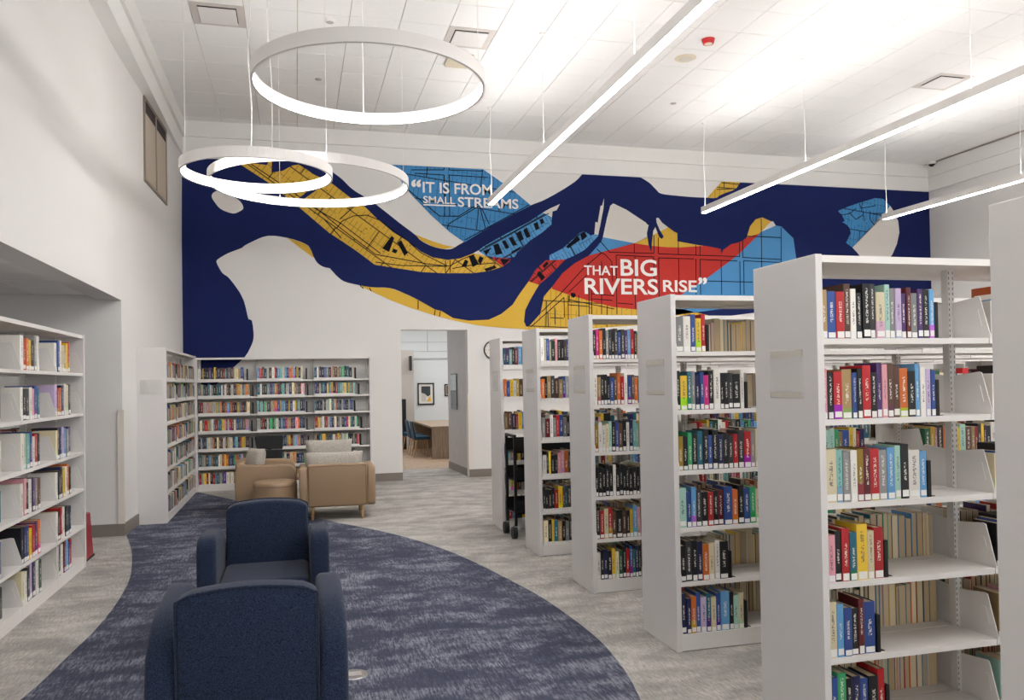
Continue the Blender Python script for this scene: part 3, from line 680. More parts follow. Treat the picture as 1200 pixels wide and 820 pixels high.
COVER = fixcaps(cv.mesh('cover', [cover_m]))
PAGES = MB().box(.07, .93, .04, .97, .012, .985).mesh('pages', [pages_m])
STICK = [MB().box(.1, .9, -.004, .004, a, b).mesh('spine_label', [label_m]) for a, b in ((.02, .13), (.015, .15), (.04, .16))]
BOOKS = {}
ORD = ['first', 'second', 'third', 'fourth', 'fifth', 'sixth', 'seventh', 'eighth', 'ninth', 'tenth', 'eleventh', 'twelfth', 'thirteenth', 'fourteenth', 'fifteenth', 'sixteenth', 'seventeenth', 'eighteenth', 'nineteenth', 'twentieth']
def book(x, y, z, w, d, h, ch, rz, label, group, lean=0.0):
    o = bpy.data.objects.new('book', None); COL.objects.link(o)
    rgb = PAL[ch][0]; j = random.uniform(.85, 1.12)
    o.location = (x, y, z); o.rotation_euler = (0, lean, rz); o.scale = (w, d, h); o.empty_display_size = .1
    c = link('cover', COVER, o); c.color = tuple(min(1, v * j) for v in srgb(*rgb)[:3]) + (1,)
    link('pages', PAGES, o)
    link('spine_label', random.choice(STICK), o)
    tag(o, label, 'book', group)
    return o
SHN = ['bottom shelf', 'fifth shelf down', 'fourth shelf down', 'third shelf down', 'second shelf down', 'top shelf']
def shelf_row(rng, case_name, lvl, spec, x0, x1, y, z, rz=0, hmean=.238, dmean=.155, group='', tail=''):
    """spec: colours from left to right, capital = thick book"""
    wts = [random.uniform(.8, 1.15) * (1.5 if c.isupper() else 1) for c in spec]
    tot = sum(wts); x = x0
    for i, c in enumerate(spec):
        w = (x1 - x0) * wts[i] / tot; ch = c.lower()
        h = hmean * random.uniform(.88, 1.06); d = dmean * random.uniform(.92, 1.08)
        pos = (x, y + random.uniform(0, .008)) if rz == 0 else (y - random.uniform(0, .008), x)
        lab = '%s %sbook, %s from left, %s, %s' % (PAL[ch][1], 'thick ' if c.isupper() else '', ORD[i], SHN[lvl], case_name)
        book(pos[0], pos[1], z, w - .0015, d, h, ch, rz, lab, group)
        x += w
BE = MB().box(0, .004, 0, .13, 0, .17).box(0, .05, .01, .12, 0, .003).box(0, .02, 0, .13, 0, .17)
BOOKEND = BE.mesh('bookend', [black_m])
def bookend(x, y, z, rz, label, group=None, s=1.0):
    o = bpy.data.objects.new('bookend', BOOKEND); COL.objects.link(o); o.location = (x, y, z); o.rotation_euler = (0, 0, rz); o.scale = (s, 1, s)
    return tag(o, label, 'bookend', group)

X2 = lambda px, y: at(px, 460, 1, y).x
Y2 = 3.203
SPEC2 = [('blknbKr', 1030), ('csbkmB', 1021), ('pkrtYcR', 1032), ('CjgwhmRgsfkWs', 1085), ('pkRAbkRkvpuuOKswqb', 1097), ('aBRuwkKdCfgqvmgvks', 1098)]
for k, (sp, px) in enumerate(SPEC2):
    xe = X2(px, Y2)
    shelf_row(None, 'nearest open range', k, sp, RX + .005, xe, Y2, LV[k], group='books on the nearest open range')
    bookend(xe + .002, Y2 + .005, LV[k], 0, 'black bookend closing the books on the %s of the nearest open range' % SHN[k])
Y3 = 4.673
SPEC3 = [('nnobqtcbSkfc', 867), ('kdknocwK', 850), ('FbsdkrkmBokblc', 889), ('hklktkbknkdrdRgc', 889), ('kYtgnbxkWkkdKw', 873), ('GWbyr', 829)]
for k, (sp, px) in enumerate(SPEC3):
    xe = X2(px, Y3)
    shelf_row(None, 'second open range', k, sp, RX + .005, xe, Y3, LV[k], group='books on the second open range')
    bookend(xe + .002, Y3 + .005, LV[k], 0, 'black bookend after the books on the %s of the second open range' % SHN[k])
Y4 = 6.148
SPEC4 = [('wknkycekrbtnk', 748), ('krcruKukysp', 748), ('kkkkkwkkkkkkk', 748), ('hwwcfkbukwnjj', 748), ('wakkkbuorwbuo', 748), ('kxokgdkdbdvsrk', 748)]
for k, (sp, px) in enumerate(SPEC4):
    shelf_row(None, 'third open range', k, sp, RX + .005, X2(px, Y4), Y4, LV[k], group='books on the third open range')
# left range: two groups on every shelf
SPECL = [('cwdqnwe', 'wkwmsbr'), ('knbyrvo', 'wkrwken'), ('wpkwvgu', 'wknywok'), ('wcjbwrk', 'cknqsgv'), ('wkdwpbt', 'qronwck'), ('wroykgw', 'wbwcayr')]
for k, (a, b) in enumerate(SPECL):
    for (sp, ya, nm) in ((a, 8.60 - 2 * SEC, 'nearer'), (b, 8.60 - SEC, 'farther')):
        shelf_row(None, '%s group of the left range' % nm, k, sp, ya + .012, ya + .50, LX - .004, LVL[k], rz=PI / 2, hmean=.262, dmean=.2, group='books on the left range')

# all the other books: one joined object
class Rows:
    def __init__(s): s.v, s.f, s.c, s.r, s.uv = [], [], [], [], []
    def book(s, M, w, d, h, rgb, spine=True):
        b = len(s.v); r = random.random()
        pts = [(0, 0, 0), (w, 0, 0), (w, d, 0), (0, d, 0), (0, 0, h), (w, 0, h), (w, d, h), (0, d, h), (0, 0, h * .13), (w, 0, h * .13)]
        s.v += [tuple(M @ Vector(p)) for p in pts]
        page = srgb(*random.choice([(206, 186, 150), (196, 174, 138), (220, 204, 172), (184, 160, 124)])); st = srgb(228, 226, 222)
        cov = srgb(*rgb)
        U0 = [(-1, -1)] * 4
        for q, c, uv in (((0, 1, 9, 8), st if spine else cov, U0), ((8, 9, 5, 4), cov, [(0, .13), (1, .13), (1, 1), (0, 1)]), ((1, 2, 6, 5), cov, U0), ((3, 0, 4, 7), cov, U0), ((4, 5, 6, 7), page, U0)):
            s.f.append(tuple(b + i for i in q)); s.c.append(c); s.r.append(r); s.uv += uv
        b = len(s.v); e = min(.004, w * .16)
        s.v += [tuple(M @ Vector(p)) for p in ((0, d, 0), (e, d, 0), (w - e, d, 0), (w, d, 0), (0, d, h), (e, d, h), (w - e, d, h), (w, d, h))]
        for q, c in (((1, 0, 4, 5), cov), ((2, 1, 5, 6), page), ((3, 2, 6, 7), cov)):
            s.f.append(tuple(b + i for i in q)); s.c.append(c); s.r.append(r); s.uv += U0
    def row(s, origin, ang, length, hmean, dmean, tall=.1, wmean=.03, flip=False, wlo=.6, whi=1.5):
        """books in a row from origin along direction ang; flip: seen from their fore edges"""
        x = 0; keys = list(PAL)
        while True:
            w = wmean * random.uniform(wlo, whi)
            if x + w > length: break
            h = hmean * random.uniform(1 - tall, 1 + tall); d = dmean * random.uniform(.9, 1.08)
            k = random.choice('kkkkddggwwwwcccbbbnnssttrrmooyyeluuaafjpv')
            rgb = PAL[k][0]; j = random.uniform(.75, 1.2); rgb = tuple(min(255, v * j) for v in rgb)
            M = Matrix.Translation(origin) @ Matrix.Rotation(ang, 4, 'Z') @ Matrix.Translation((x, 0, 0))
            if flip:
                M = M @ Matrix.Translation((w, d + .01, 0)) @ Matrix.Rotation(PI, 4, 'Z')
            s.book(M, w - .001, d, h, rgb)
            x += w
    def build(s, name, parent=None):
        me = bpy.data.meshes.new(name); me.from_pydata(s.v, [], s.f); me.materials.append(stuff_m)
        a = me.attributes.new('col', 'FLOAT_COLOR', 'FACE'); a.data.foreach_set('color', [x for c in s.c for x in c])
        b = me.attributes.new('rnd', 'FLOAT', 'FACE'); b.data.foreach_set('value', s.r)
        u = me.uv_layers.new(name='uv'); u.data.foreach_set('uv', [x for p in s.uv for x in p])
        me.update(); return link(name, me, parent)
R = Rows()
# fore-edge rows on the rear sides of the ranges, plus farther sections
for nm, y, ns in RANGES:
    if nm == 'nearest': continue
    for k, z in enumerate(LV):
        for s in range(ns):
            x = RX + s * SEC + .012
            full = random.uniform(.45, .92) * SEC
            if nm == 'third' and s == 0:        # rear side of the second open range: gap then books
                if k == 0: x += .2; full = .65
                elif k == 1: x += .42; full = .45
                else: full = .86
            if nm == 'second' and s == 0: full = .87
            # rear side (books face away)
            if nm == 'fourth' and s == 0: full = .86
            if nm != 'second' or k < 5:
                R.row((x, y + .49 - .165 , z), 0, full, .215, .15, flip=True) if not (nm in ('second',) and k >= 3) else None
            # front side beyond the individually built groups
            if nm in ('second', 'third') and s == 0: continue
            if nm == 'fourth' and s == 0: continue
            if nm == 'second' and s == 1: xx = x + .03; R.row((xx, y + .03, z), 0, .25 if k in (5,) else .5, .2, .15)
            else: R.row((x, y + .008, z), 0, full if not (nm in ('fifth', 'sixth') and s == 0) else .8, .215 if nm != 'fifth' else .23, .155, wmean=.034)
# back wall bookcase, left wall bookcase
fills = [[.86, .86, .80], [.90, .88, .8], [.9, .88, .82], [.9, .86, .84], [.92, .86, .72], [.92, .88, .8], [.83, .86, .74]]
SHN7 = ['bottom shelf', 'sixth shelf down', 'fifth shelf down', 'fourth shelf down', 'third shelf down', 'second shelf down', 'top shelf']
SECN = ['left', 'middle', 'right']; SECM = ['nearest', 'middle', 'farthest']
for k, z in enumerate(LV7):
    for s in range(3):
        L_ = .922 * fills[k][s]
        R.row((-1.56 + s * .922 + .012, 14.166, z), 0, L_ - .03, .205, .15, .07, .031)
        bookend(-1.56 + s * .922 + L_, 14.17, z, 0, 'small black bookend, %s section, %s, back wall bookcase' % (SECN[s], SHN7[k]), 'black bookends on the back wall bookcase', 1.1)
        yy = 11.07 + s * cc_len
        R.row((-1.592, yy + .012, z), PI / 2, cc_len * .88, .205, .14, .13, .042)
        bookend(-1.592, yy + cc_len * .88 + .015, z, PI / 2, 'small black bookend, %s section, %s, left wall bookcase' % (SECM[s], SHN7[k]), 'black bookends on the left wall bookcase', 1.1)
for k, z in enumerate(LVL):   # left range, sections nearer than those in view
    for s in range(3):
        R.row((LX - .005, 8.60 - (s + 3) * SEC + .012, z), PI / 2, .5, .26, .19, .08, .03)
    for s in range(5):
        if random.random() < .6: R.row((LX - .33, 8.60 - (s + 1) * SEC + .012, z), PI / 2, random.uniform(.3, .7), .25, .13, .08, .03, flip=True)
o = R.build('book'); tag(o, 'remaining library books on the farther shelves, bookcases and rear sides', 'books', kind='stuff')

# a few loose things on the nearest open range, beyond the post
x = RX + SEC
tag(MB().box(x + .12, x + .37, 3.26, 3.42, 0, .26).build('large_book', paint('orange_cover', (196, 92, 40), .5), loc=(0, 0, LV[5]), bevel=.004), 'large orange book behind the divider on the top shelf of the nearest open range', 'book')
tag(MB().box(x + .14, x + .36, 3.25, 3.42, 0, .235).build('large_book', paint('dark_cover', (40, 34, 36), .5), loc=(0, 0, LV[4]), bevel=.004), 'large dark book behind the divider on the second shelf of the nearest open range', 'book')
tag(MB().box(x + .13, x + .37, 3.25, 3.42, 0, .225).build('large_book', paint('black_cover', (24, 22, 26), .5), loc=(0, 0, LV[3]), bevel=.004), 'large black book behind the divider on the third shelf of the nearest open range', 'book')
tag(MB().box(x + .13, x + .37, 3.25, 3.42, 0, .225).build('large_book', paint('black_cover_b', (30, 30, 34), .5), loc=(0, 0, LV[2]), bevel=.004), 'large black book behind the divider on the fourth shelf of the nearest open range', 'book')

# ================================================================== LUMINAIRES
def cord(mb, p0, p1, r=.004, wob=0.0, n=6):
    pts = []
    for i in range(n + 1):
        t = i / n; p = Vector(p0).lerp(Vector(p1), t)
        p.x += wob * math.sin(t * 9) * math.sin(PI * t); pts.append(p)
    for a, b in zip(pts, pts[1:]): mb.tube(a, b, r, r, 6)
LZ = 4.56
def linear(x, label, y1=12.8):
    t = thing('linear_light', label, 'light', (x, y1, LZ), 0, None)
    y0 = -2.5 - y1
    MB().box(-.04, .04, y0, -.01, .012, .095).box(-.05, -.04, y0, -.01, 0, .1).box(.04, .05, y0, -.01, 0, .1).box(-.05, .05, -.01, 0, .0, .1).build('housing', fix_m, t)
    MB().box(-.04, .04, y0, -.01, -.004, .011).build('down_lens', lens_m, t)
    MB().box(-.04, .04, y0, -.01, .0955, .098).build('up_lens', uplens_m, t)
    for i in range(5):
        y = -.06 - i * 2.88
        c = MB(); cord(c, (0, y, .11), (0, y, ZC - LZ), .0035 if i else .006, .012 if i == 0 else 0)
        c.tube((0, y, .098), (0, y, .14), .012, .006, 8); c.tube((0, y, ZC - LZ - .02), (0, y, ZC - LZ), .03, .035, 12)
        c.build('suspension_wire', cord_m, t)
    return t
linear(3.07, 'leftmost long white linear light, ending beside the word STREAMS')
linear(6.86, 'middle long white linear light hung above the book ranges')
linear(10.5, 'rightmost long white linear light, ending beside the blue and white globe shape', 12.75)
def ring(X, Y, z, R_, label, cords):
    t = thing('ring_light', label, 'light', (X, Y, z)); n = 96
    def annulus(prof, name, mat):
        v, f = [], []; m = len(prof)
        for i in range(n):
            a = 2 * PI * i / n
            for r, zz in prof: v.append((r * math.cos(a), r * math.sin(a), zz))
        for i in range(n):
            for k in range(m):
                a, b = i * m + k, i * m + (k + 1) % m; c, d = ((i + 1) % n) * m + (k + 1) % m, ((i + 1) % n) * m + k
                f.append((a, d, c, b))
        me = bpy.data.meshes.new(name); me.from_pydata(v, [], f); me.materials.append(mat); me.update()
        bm = bmesh.new(); bm.from_mesh(me); bmesh.ops.recalc_face_normals(bm, faces=bm.faces); bm.to_mesh(me); bm.free()
        link(name, me, t, smooth=False)
    annulus([(R_, 0), (R_, .105), (R_ - .03, .105), (R_ - .03, .072), (R_ - .006, .072), (R_ - .006, .006), (R_ - .022, .006), (R_ - .022, 0)], 'housing', fix_m)
    annulus([(R_ - .007, .0065), (R_ - .007, .0715), (R_ - .02, .0715), (R_ - .02, .0065)], 'lens', ring_m)
    for k, (a, rad) in enumerate(cords):
        c = MB(); x, y = (R_ - .017) * math.cos(a), (R_ - .017) * math.sin(a)
        cord(c, (x, y, .105), (x, y, ZC - z), rad, .02 if rad > .004 else 0, 8); c.tube((x, y, .105), (x, y, .14), .01, .005, 8)
        c.build('suspension_wire' if rad < .004 else 'power_cord', cord_m, t)
ring(.604, 6.585, 4.056, .92, 'largest ring light, highest in view, hung nearest the camera', [(1.55, .004), (-2.6, .0022), (-.5, .0022)])
ring(-.361, 8.818, 3.862, .76, 'small ring light at the left, in front of the mural corner', [(-1.35, .006), (2.9, .0022), (.3, .0022)])
ring(.193, 9.906, 4.038, 1.15, 'middle-sized ring light partly behind the small ring at the left', [(-2.15, .006), (.15, .0022), (1.9, .0022)])

ring(.3, 2.1, 4.05, .92, 'ring light hung over the lounge behind the photograph\'s viewpoint', [(1.55, .004), (-2.6, .0022), (-.5, .0022)])  # extra ring, out of view, added to brighten the near shelves
ring(-.2, -1.0, 4.05, 1.15, 'farther ring light hung behind the photograph\'s viewpoint', [(1.55, .004), (-2.6, .0022), (-.5, .0022)])  # second unseen ring, added for more fill from behind
# ceiling devices
def vent(i, j, label):
    x, y = .07 + .608 * i + .304, 10.51 + .608 * j + .304
    t = thing('air_diffuser', label, 'air vent', (x, y, ZC))
    m = MB(); 
    for a, b, c, d in ((-.3, .3, -.3, -.22), (-.3, .3, .22, .3), (-.3, -.22, -.22, .22), (.22, .3, -.22, .22)): m.box(a, b, c, d, 0, .014)
    m.build('frame', paint('vent_frame', (204, 196, 190), .5), t)
    MB().box(-.24, .24, -.24, .24, .014, .019).build('throat', dark_m, t)
    MB().box(-.212, .212, -.212, .212, -.02, -.01).build('plate', fix_m, t, bevel=.006)
vent(-2, -1, 'square white air diffuser in the ceiling at the far left')
vent(3, -1, 'square white air diffuser in the ceiling beside the largest ring light')
vent(15, -1, 'square white air diffuser in the ceiling above the middle linear light')
def disc(name, mat, x, y, r, h, label, cat, z=ZC):
    t = thing(name, label, cat, (x, y, z))
    MB().tube((0, 0, 0), (0, 0, -h), r, r * .8, 24).build('body', mat, t); MB().tube((0, 0, -h), (0, 0, -h - .006), r * .6, r * .5, 20).build('cap', tape_m if mat is cream_m else (cream_m if mat is dev_red else grille_m), t)
disc('fire_alarm', dev_red, 5.25, 9.57, .085, .06, 'small round red fire alarm strobe on the ceiling', 'alarm')
disc('ceiling_speaker', cream_m, 5.24, 10.2, .15, .015, 'round cream ceiling speaker beside the red fire alarm', 'speaker')
disc('sprinkler_cover', grille_m, .364, 12.05, .05, .008, 'small grey sprinkler cover inside the largest ring light', 'sprinkler')
disc('sprinkler_cover', grille_m, 5.9, 11.93, .05, .008, 'small grey sprinkler cover on the ceiling past the speaker', 'sprinkler')
disc('smoke_detector', fix_m, .45, 10.05, .07, .03, 'round white smoke detector just above the largest ring light', 'detector')
p = at(538, 72, 2, ZC - .03)
t = thing('wireless_unit', 'cream rounded wireless unit on the ceiling behind the large ring light', 'device', (p.x, p.y, ZC))
MB().box(-.17, .17, -.22, .22, -.045, 0).build('body', cream_m, t, bevel=.02); MB().tube((0, 0, -.046), (0, 0, -.049), .02, .018, 12).build('indicator', grille_m, t)
t = thing('camera_dome', 'small white security dome camera in the far right ceiling corner', 'camera', (12.8, 14.1, ZC))
MB().tube((0, 0, 0), (0, 0, -.06), .09, .08, 20).build('housing', fix_m, t)
MB().tube((0, 0, -.06), (0, 0, -.1), .07, .03, 20).build('dome', black_m, t)
# wall grille on the left wall
t = thing('wall_grille', 'small slatted return air grille on the left wall above the corner bookcase', 'air vent', (-1.922, 11.85, 3.04))
MB().box(-.02, .012, -.3, -.27, -.2, .2).box(-.02, .012, .27, .3, -.2, .2).box(-.02, .012, -.3, .3, -.2, -.18).box(-.02, .012, -.3, .3, .18, .2).build('frame', fix_m, t)
MB().box(-.02, .0, -.27, .27, -.18, .18).build('backing', grille_m, t)
for i in range(9): MB().box(-.006, .008, -.27, .27, -.17 + i * .04, -.158 + i * .04).build('slat', grille_m, t)
t.rotation_euler = (0, 0, -math.atan(.15 / 4.12))

# ================================================================== NAVY ARMCHAIRS
def rounded(name, mb, mat, parent, bev, seg=4, sub=0):
    o = mb.build(name, mat, parent, bevel=bev, seg=seg, smooth=True)
    return o
def armchair(loc, rz, label):
    """faces local -Y; origin at floor under the centre of the front edge; 0.82 wide, 0.8 deep"""
    t = thing('armchair', label, 'armchair', loc, rz)
    # arms: side profile with a rounded top front
    for s in (-1, 1):
        prof = [(.0, .12), (.0, .66), (.02, .715), (.07, .745), (.15, .75), (.45, .735), (.62, .70), (.74, .60), (.78, .42), (.78, .12)]
        m = MB(); x0, x1 = (.285, .405) if s > 0 else (-.405, -.285)
        m.prism(prof, 0, x0, x1); rounded('arm', m, navy_fab, t, .03, 4)
    # backrest: front outline with a gentle arch, leaning back
    w = .283; out = [(-w, .1)]
    n = 10
    for i in range(n + 1):
        u = -1 + 2 * i / n
        out.append((u * w * .985, .846 + .03 * (1 - u * u) - (.016 if abs(u) == 1 else 0)))
    out.append((w, .1))
    m = MB(); m.prism(out, 1, .0, .135)
    lean = .10
    m.v = [(x, y + .60 + (z - .1) * lean, z) for x, y, z in m.v]
    b = rounded('backrest', m, navy_fab, t, .022, 3)
    # piping around the rear panel
    sm = MB(); zz = [(x, .735 + (z - .1) * lean, z) for x, z in out]
    for p, q in zip(zz, zz[1:]): sm.tube(p, q, .005, .005, 6)
    sm.build('piping', navy_fab, b)
    m = MB(); m.box(-.283, .283, .03, .64, .30, .46); rounded('seat_cushion', m, navy_fab, t, .045, 4)
    m = MB(); m.box(-.283, .283, .05, .66, .12, .30); rounded('seat_base', m, navy_fab, t, .01, 2)
    for sx in (-.33, .33):
        for sy in (.07, .7): MB().tube((sx, sy, 0), (sx, sy, .13), .018, .026, 12).build('leg', wood_m, t)
    return t
armchair((-.212, 5.42, 0), 0, 'navy fabric armchair facing the camera, the farther of the two')
armchair((-.205, 4.33, 0), PI, 'navy fabric armchair seen from behind, nearest the camera')

# ================================================================== TAN LOUNGE CHAIRS
def lounge(loc, rz, label):
    """faces local +Y, origin on the floor at the middle of the back; .93 wide"""
    t = thing('lounge_chair', label, 'armchair', loc, rz)
    m = MB(); m.box(-.37, .37, 0, .13, .17, .70); b = rounded('backrest', m, tan_m, t, .025, 3)
    sm = MB(); q = [(-.35, -.002, .19), (-.35, -.002, .68), (.35, -.002, .68), (.35, -.002, .19), (-.35, -.002, .19)]
    for a, c in zip(q, q[1:]): sm.tube(a, c, .0035, .0035, 6)
    sm.build('seam', tan_seam_m, b)
    m = MB(); m.box(-.36, .36, .1, .82, .17, .30); rounded('seat_base', m, tan_m, t, .03, 3)
    m = MB(); m.box(-.355, .355, .13, .84, .29, .44); rounded('seat_cushion', m, tan_m, t, .05, 4)
    for s in (-1, 1):
        prof = [(0.0, .20), (-.01, .4), (.0, .60), (.035, .655), (.1, .67), (.62, .665), (.77, .655), (.83, .61), (.85, .5), (.855, .3), (.84, .2), (.8, .165), (.05, .165)]
        m = MB(); x0, x1 = (.365, .47) if s > 0 else (-.47, -.365); m.prism(prof, 0, x0, x1)
        a = rounded('arm', m, tan_m, t, .045, 5)
    for sx in (-.3, .3):
        for sy in (.07, .74): MB().tube((sx * 1.03, sy, 0), (sx, sy, .19), .015, .023, 12).build('leg', wood_m, t)
    return t
lounge((.485, 10.50, 0), -.02, 'tan leather lounge chair seen from behind, with two grey pillows')
lc = lounge((-.785, 11.68, 0), -PI / 2, 'tan leather lounge chair turned to the right, behind the ottoman')
lc.scale = (1, .9, 1)
def pillow(loc, rot, w, h, d, label):
    me = bpy.data.meshes.new('pillow'); bm = bmesh.new(); n = 14; vs = {}
    for side in (1, -1):
        for i in range(n + 1):
            for j in range(n + 1):
                u, v = -1 + 2 * i / n, -1 + 2 * j / n
                if side == -1 and (abs(u) == 1 or abs(v) == 1): vs[(side, i, j)] = vs[(1, i, j)]; continue
                bulge = max(0, (1 - u ** 4) * (1 - v ** 4)) ** .55
                pin = 1 - .06 * (1 - abs(u)) * abs(v) ** 3 - .0
                vs[(side, i, j)] = bm.verts.new((u * w / 2 * (1 - .05 * (1 - v * v) * abs(u) ** 3), side * d / 2 * bulge, v * h / 2 * (1 - .05 * (1 - u * u) * abs(v) ** 3)))
    for side in (1, -1):
        for i in range(n):
            for j in range(n):
                q = [vs[(side, i, j)], vs[(side, i + 1, j)], vs[(side, i + 1, j + 1)], vs[(side, i, j + 1)]]
                if side == 1: q = q[::-1]
                bm.faces.new(q)
    bm.to_mesh(me); bm.free(); me.materials.append(grey_fab)
    o = link('pillow', me, None, loc, smooth=True); o.rotation_euler = rot
    return tag(o, label, 'pillow')
pillow((.445, 10.70, .645), (-.12, 0, -.04), .74, .40, .2, 'grey woven pillow, lower and nearer one leaning in the tan chair')
pillow((.40, 10.90, .78), (-.10, 0, .0), .60, .42, .14, 'grey woven pillow, upper and farther one behind it in the tan chair')
pillow((-.56, 11.60, .655), (-.22, 0, -PI / 2 + .55), .40, .42, .16, 'grey woven pillow on the tan chair turned to the right')
t = thing('ottoman', 'round tan leather ottoman in front of the tan chairs', 'ottoman', (-.275, 10.80, 0))
pr = [(0, .03), (.25, .03), (.265, .05), (.27, .2), (.27, .45), (.264, .482), (.245, .496), (.0, .500)]
v, f = [], []; n = 40
for i in range(n):
    a = 2 * PI * i / n; v += [(r * math.cos(a), r * math.sin(a), z) for r, z in pr[1:]]
v += [(0, 0, .03), (0, 0, .515)]; m_ = len(pr) - 1
for i in range(n):
    j = (i + 1) % n
    for k in range(m_ - 2): f.append((i * m_ + k, j * m_ + k, j * m_ + k + 1, i * m_ + k + 1))
    f.append((n * m_, j * m_, i * m_)); f.append((n * m_ + 1, i * m_ + m_ - 2, j * m_ + m_ - 2))
me = bpy.data.meshes.new('cushion'); me.from_pydata(v, [], f); me.materials.append(tan_m); me.update(); link('cushion', me, t, smooth=True)
sm = MB()
for i in range(40):
    a, b = 2 * PI * i / 40, 2 * PI * (i + 1) / 40
    sm.tube((.2705 * math.cos(a), .2705 * math.sin(a), .44), (.2705 * math.cos(b), .2705 * math.sin(b), .44), .004, .004, 6)
sm.build('seam', tan_seam_m, t)
for i in range(4):
    a = PI / 4 + i * PI / 2; MB().tube((.18 * math.cos(a), .18 * math.sin(a), 0), (.18 * math.cos(a), .18 * math.sin(a), .04), .02, .02, 10).build('foot', black_m, t)
# black mesh-backed chair behind the seats
t = thing('desk_chair', 'black mesh-backed chair standing before the back bookcase, behind the tan chairs', 'chair', (-.42, 13.3, 0))
m = MB(); m.prism([(-.19, .712), (-.215, .905), (-.2, .93), (.2, .93), (.215, .905), (.2, .712)], 1, 0, .03); m.prism([(-.185, .50), (-.19, .708), (.2, .708), (.195, .50)], 1, 0, .03)
m.build('backrest', black_m, t, bevel=.01)
MB().box(-.2, .2, -.42, .0, .44, .50).build('seat', black_m, t, bevel=.02)
MB().box(-.03, .03, .02, .05, .4, .75).build('back_support', blackmet_m, t)
MB().tube((0, -.2, .08), (0, -.2, .44), .025, .025, 10).build('column', blackmet_m, t)
for i in range(5):
    a = 2 * PI * i / 5; m = MB().tube((0, -.2, .09), (.24 * math.cos(a), -.2 + .24 * math.sin(a), .06), .018, .012, 8); l = m.build('leg', blackmet_m, t)
    MB().tube((.24 * math.cos(a) - .012, -.2 + .24 * math.sin(a), .025), (.24 * math.cos(a) + .012, -.2 + .24 * math.sin(a), .025), .025, .025, 12).build('caster', wheel_m, l)

# floor outlet
t = thing('floor_outlet', 'round metal floor outlet cover in the blue carpet beside the near armchair', 'outlet', (.30, 4.87, .004))
MB().tube((0, 0, 0), (0, 0, .006), .085, .08, 28).build('cover', chrome_m, t); MB().box(-.045, .045, -.035, .035, .006, .009).build('lid', grille_m, t, bevel=.003)

# red step stool at the end of the left range
t = thing('step_stool', 'red step stool behind the end of the left range', 'stool', (-2.225, 8.98, 0))
for s in (-.19, .19):
    m = MB(); m.prism([(-.2, 0), (-.15, .23), (-.04, .46), (.07, .46), (.2, 0)], 0, s - .018, s + .018); m.build('side_frame', red_m, t, bevel=.008)
MB().box(-.18, .18, -.05, .08, .44, .465).build('top_step', red_m, t, bevel=.005)
MB().box(-.18, .18, -.19, -.04, .21, .235).build('lower_step', red_m, t, bevel=.005)
m = MB()
for s in (-.19, .19): m.box(s - .022, s + .022, -.215, .215, 0, .02)
m.build('rubber_foot', wheel_m, t)

# book truck between the farthest ranges
t = thing('book_truck', 'black metal book truck on casters standing between the farthest ranges', 'cart', (2.26, 8.56, 0))
for y in (0.0, .36):
    MB().box(0, .03, y - .012, y + .012, .12, 1.12).build('post', blackmet_m, t)
    MB().box(.86, .89, y - .012, y + .012, .12, 1.12).build('post', blackmet_m, t)
MB().box(0, .03, 0, .36, 1.09, 1.12).build('handle', blackmet_m, t, bevel=.008)
for z in (.26, .61, .92): MB().box(.02, .87, .0, .36, z, z + .015).box(.02, .87, .0, .012, z, z + .15).box(.02, .87, .348, .36, z, z + .15).build('shelf', blackmet_m, t)
for x in (.0, .86):
    for y in (0, .36):
        c = MB().box(x - .012, x + .03, y - .02, y + .02, .1, .14).box(x - .016, x - .008, y - .015, y + .01, .05, .12).build('caster_fork', chrome_m, t)
        MB().tube((x - .03, y, .065), (x + .02, y, .065), .065, .065, 20).build('wheel', wheel_m, c)

# wall clock
t = thing('wall_clock', 'round white wall clock with a black rim, half hidden behind the farthest range', 'clock', (3.45, YB - .001, 2.28))
MB().tube((0, 0, 0), (0, -.03, 0), .17, .17, 32).build('rim', black_m, t); MB().tube((0, -.0305, 0), (0, -.032, 0), .15, .15, 32).build('dial', paper_m, t)
m = MB(); m.box(-.006, .006, -.036, -.033, -.02, .11); m.box(-.08, .01, -.036, -.033, -.006, .006); m.build('hands', black_m, t)
m = MB()
for i in range(12):
    a = i * PI / 6; m.tube((.125 * math.cos(a), -.0335, .125 * math.sin(a)), (.142 * math.cos(a), -.0335, .142 * math.sin(a)), .004, .004, 5)
m.build('hour_marks', black_m, t)

# ---- side room contents
t = thing('wall_sign', 'clear glass room sign panel on the grey wall inside the doorway', 'sign', (2.958, 15.6, 1.19))
MB().box(-.02, -.008, -.27, .27, 0, .68).build('backplate', paint('sign_dark', (52, 58, 66), .15), t)
MB().box(-.024, -.021, -.24, .24, .36, .66).build('insert', paint('sign_light', (196, 206, 204), .2), t)
for z in (.09, .55):
    for y in (-.2, .2): MB().tube((-.02, y, z), (-.03, y, z), .014, .014, 10).build('stud', chrome_m, t)
t.rotation_euler = (0, 0, .03)
def frame(x0, x1, z0, z1, y, label, art):
    t = thing('framed_print', label, 'picture', ((x0 + x1) / 2, y, (z0 + z1) / 2)); w, h = (x1 - x0) / 2, (z1 - z0) / 2
    MB().box(-w, w, -.03, -.005, -h, -h + .035).box(-w, w, -.03, -.005, h - .035, h).box(-w, -w + .035, -.03, -.005, -h, h).box(w - .035, w, -.03, -.005, -h, h).build('frame', black_m, t)
    MB().box(-w + .03, w - .03, -.012, -.005, -h + .03, h - .03).build('mat', paper_m, t)
    art(t, w, h)
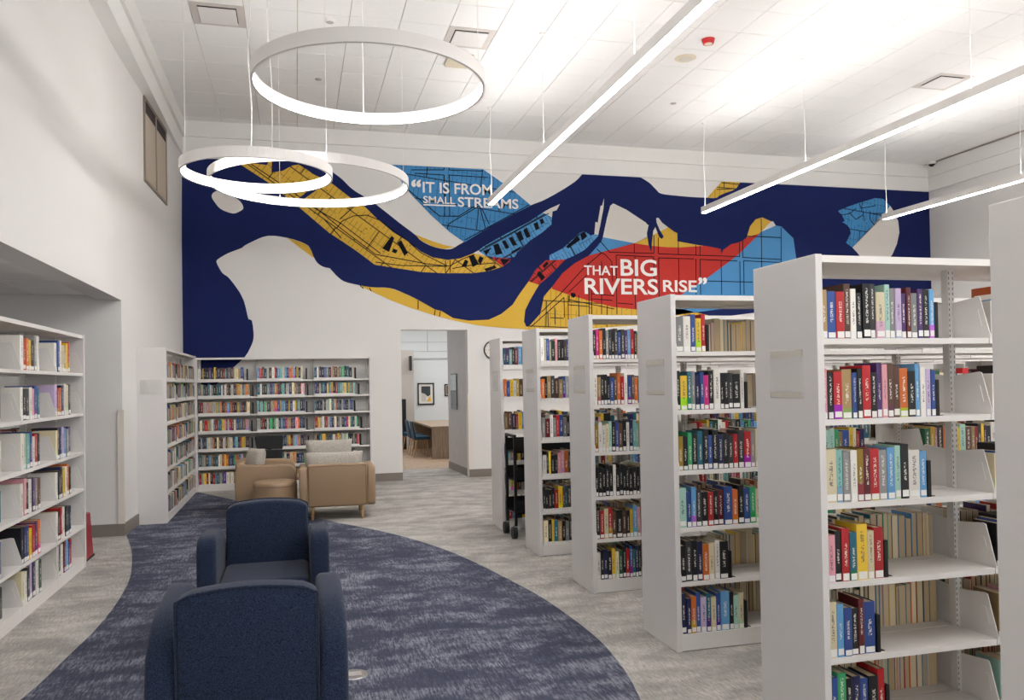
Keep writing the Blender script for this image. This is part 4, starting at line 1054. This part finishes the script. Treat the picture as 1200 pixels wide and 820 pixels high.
def art1(t, w, h):
    link('print', poly_mesh('print', [(-w * .55, -.014, h * .7), (w * .55, -.014, h * .7), (w * .55, -.014, -h * .1), (w * .2, -.014, -h * .25), (-w * .1, -.014, 0), (-w * .55, -.014, h * .12)], (0, -1, 0), .002, paint('print_dark', (52, 56, 62), .6)), t)
    link('print', poly_mesh('print', [(w * .55, -.014, -h * .12), (w * .6, -.014, -h * .7), (w * .05, -.014, -h * .7)], (0, -1, 0), .002, paint('print_yellow', (226, 170, 50), .6)), t)
    MB().box(-w * .55, w * .02, -.0135, -.0125, -h * .7, h * .1).build('print', paint('print_grey', (196, 192, 186), .6), t)
frame(3.30, 3.77, 1.095, 1.71, 22.99, 'black framed print with grey and yellow shapes in the room beyond', art1)
frame(4.07, 4.5, 1.33, 1.67, 22.99, 'small dark framed picture at the edge of the grey wall beyond', lambda t, w, h: MB().box(-w + .05, w - .05, -.014, -.0125, -h + .05, h - .05).build('print', paint('print_brown', (110, 84, 60), .6), t))
t = thing('study_table', 'long grey oak study table with a solid end panel in the room beyond', 'table', (2.92, 18.17, 0))
MB().box(0, 1.2, 0, .04, 0, .69).build('end_panel', desk_m, t); MB().box(0, 1.2, 3.0, 3.04, 0, .69).build('end_panel', desk_m, t)
MB().box(-.02, 1.22, -.02, 3.06, .69, .73).build('tabletop', desk_m, t); MB().box(.5, .54, .04, 3.0, .1, .69).build('center_panel', desk_m, t)
for i, (x, y, lab) in enumerate(((2.81, 18.95, 'dark teal chair with oak legs, nearest of the three at the table'), (2.80, 19.65, 'dark teal chair with oak legs, middle one of the three at the table'), (2.74, 20.5, 'dark teal chair with oak legs, farthest of the three at the table'))):
    t = thing('side_chair', lab, 'chair', (x, y, 0))
    m = MB(); m.prism([(-.2, .40), (-.22, .46), (-.27, .82), (-.24, .83), (-.17, .48), (.16, .48), (.16, .41)], 1, -.22, .22); m.build('seat', teal_fab, t, bevel=.015)
    for sx in (-1, 1):
        for sy in (-.17, .17): MB().tube((sx * .18 - .04, sy * 1.1, 0), (sx * .12 - .03, sy, .41), .012, .017, 8).build('leg', wood_m, t)
tag(MB().box(0, .05, 0, .3, 0, .4).build('wall_speaker', black_m, loc=(2.98, 22.05, 2.05), bevel=.01), 'small black box mounted on the taupe pier in the room beyond', 'speaker')
t = thing('storage_shelf', 'dark open shelf unit at the left of the room beyond the doorway', 'shelf', (2.34, 21.2, 0))
MB().box(0, .4, 0, .02, 0, 1.3).build('side_panel', blackmet_m, t); MB().box(0, .4, .78, .8, 0, 1.3).build('side_panel', blackmet_m, t)
for z in (.05, .55, .9, 1.28): MB().box(0, .4, .02, .78, z, z + .025).build('shelf', desk_m, t)
t = MB().box(0, .3, 0, .5, 0, .42).build('storage_bin', black_m, loc=(2.39, 21.35, .08), bevel=.01); tag(t, 'black bin on the bottom of the shelf unit in the room beyond', 'bin')
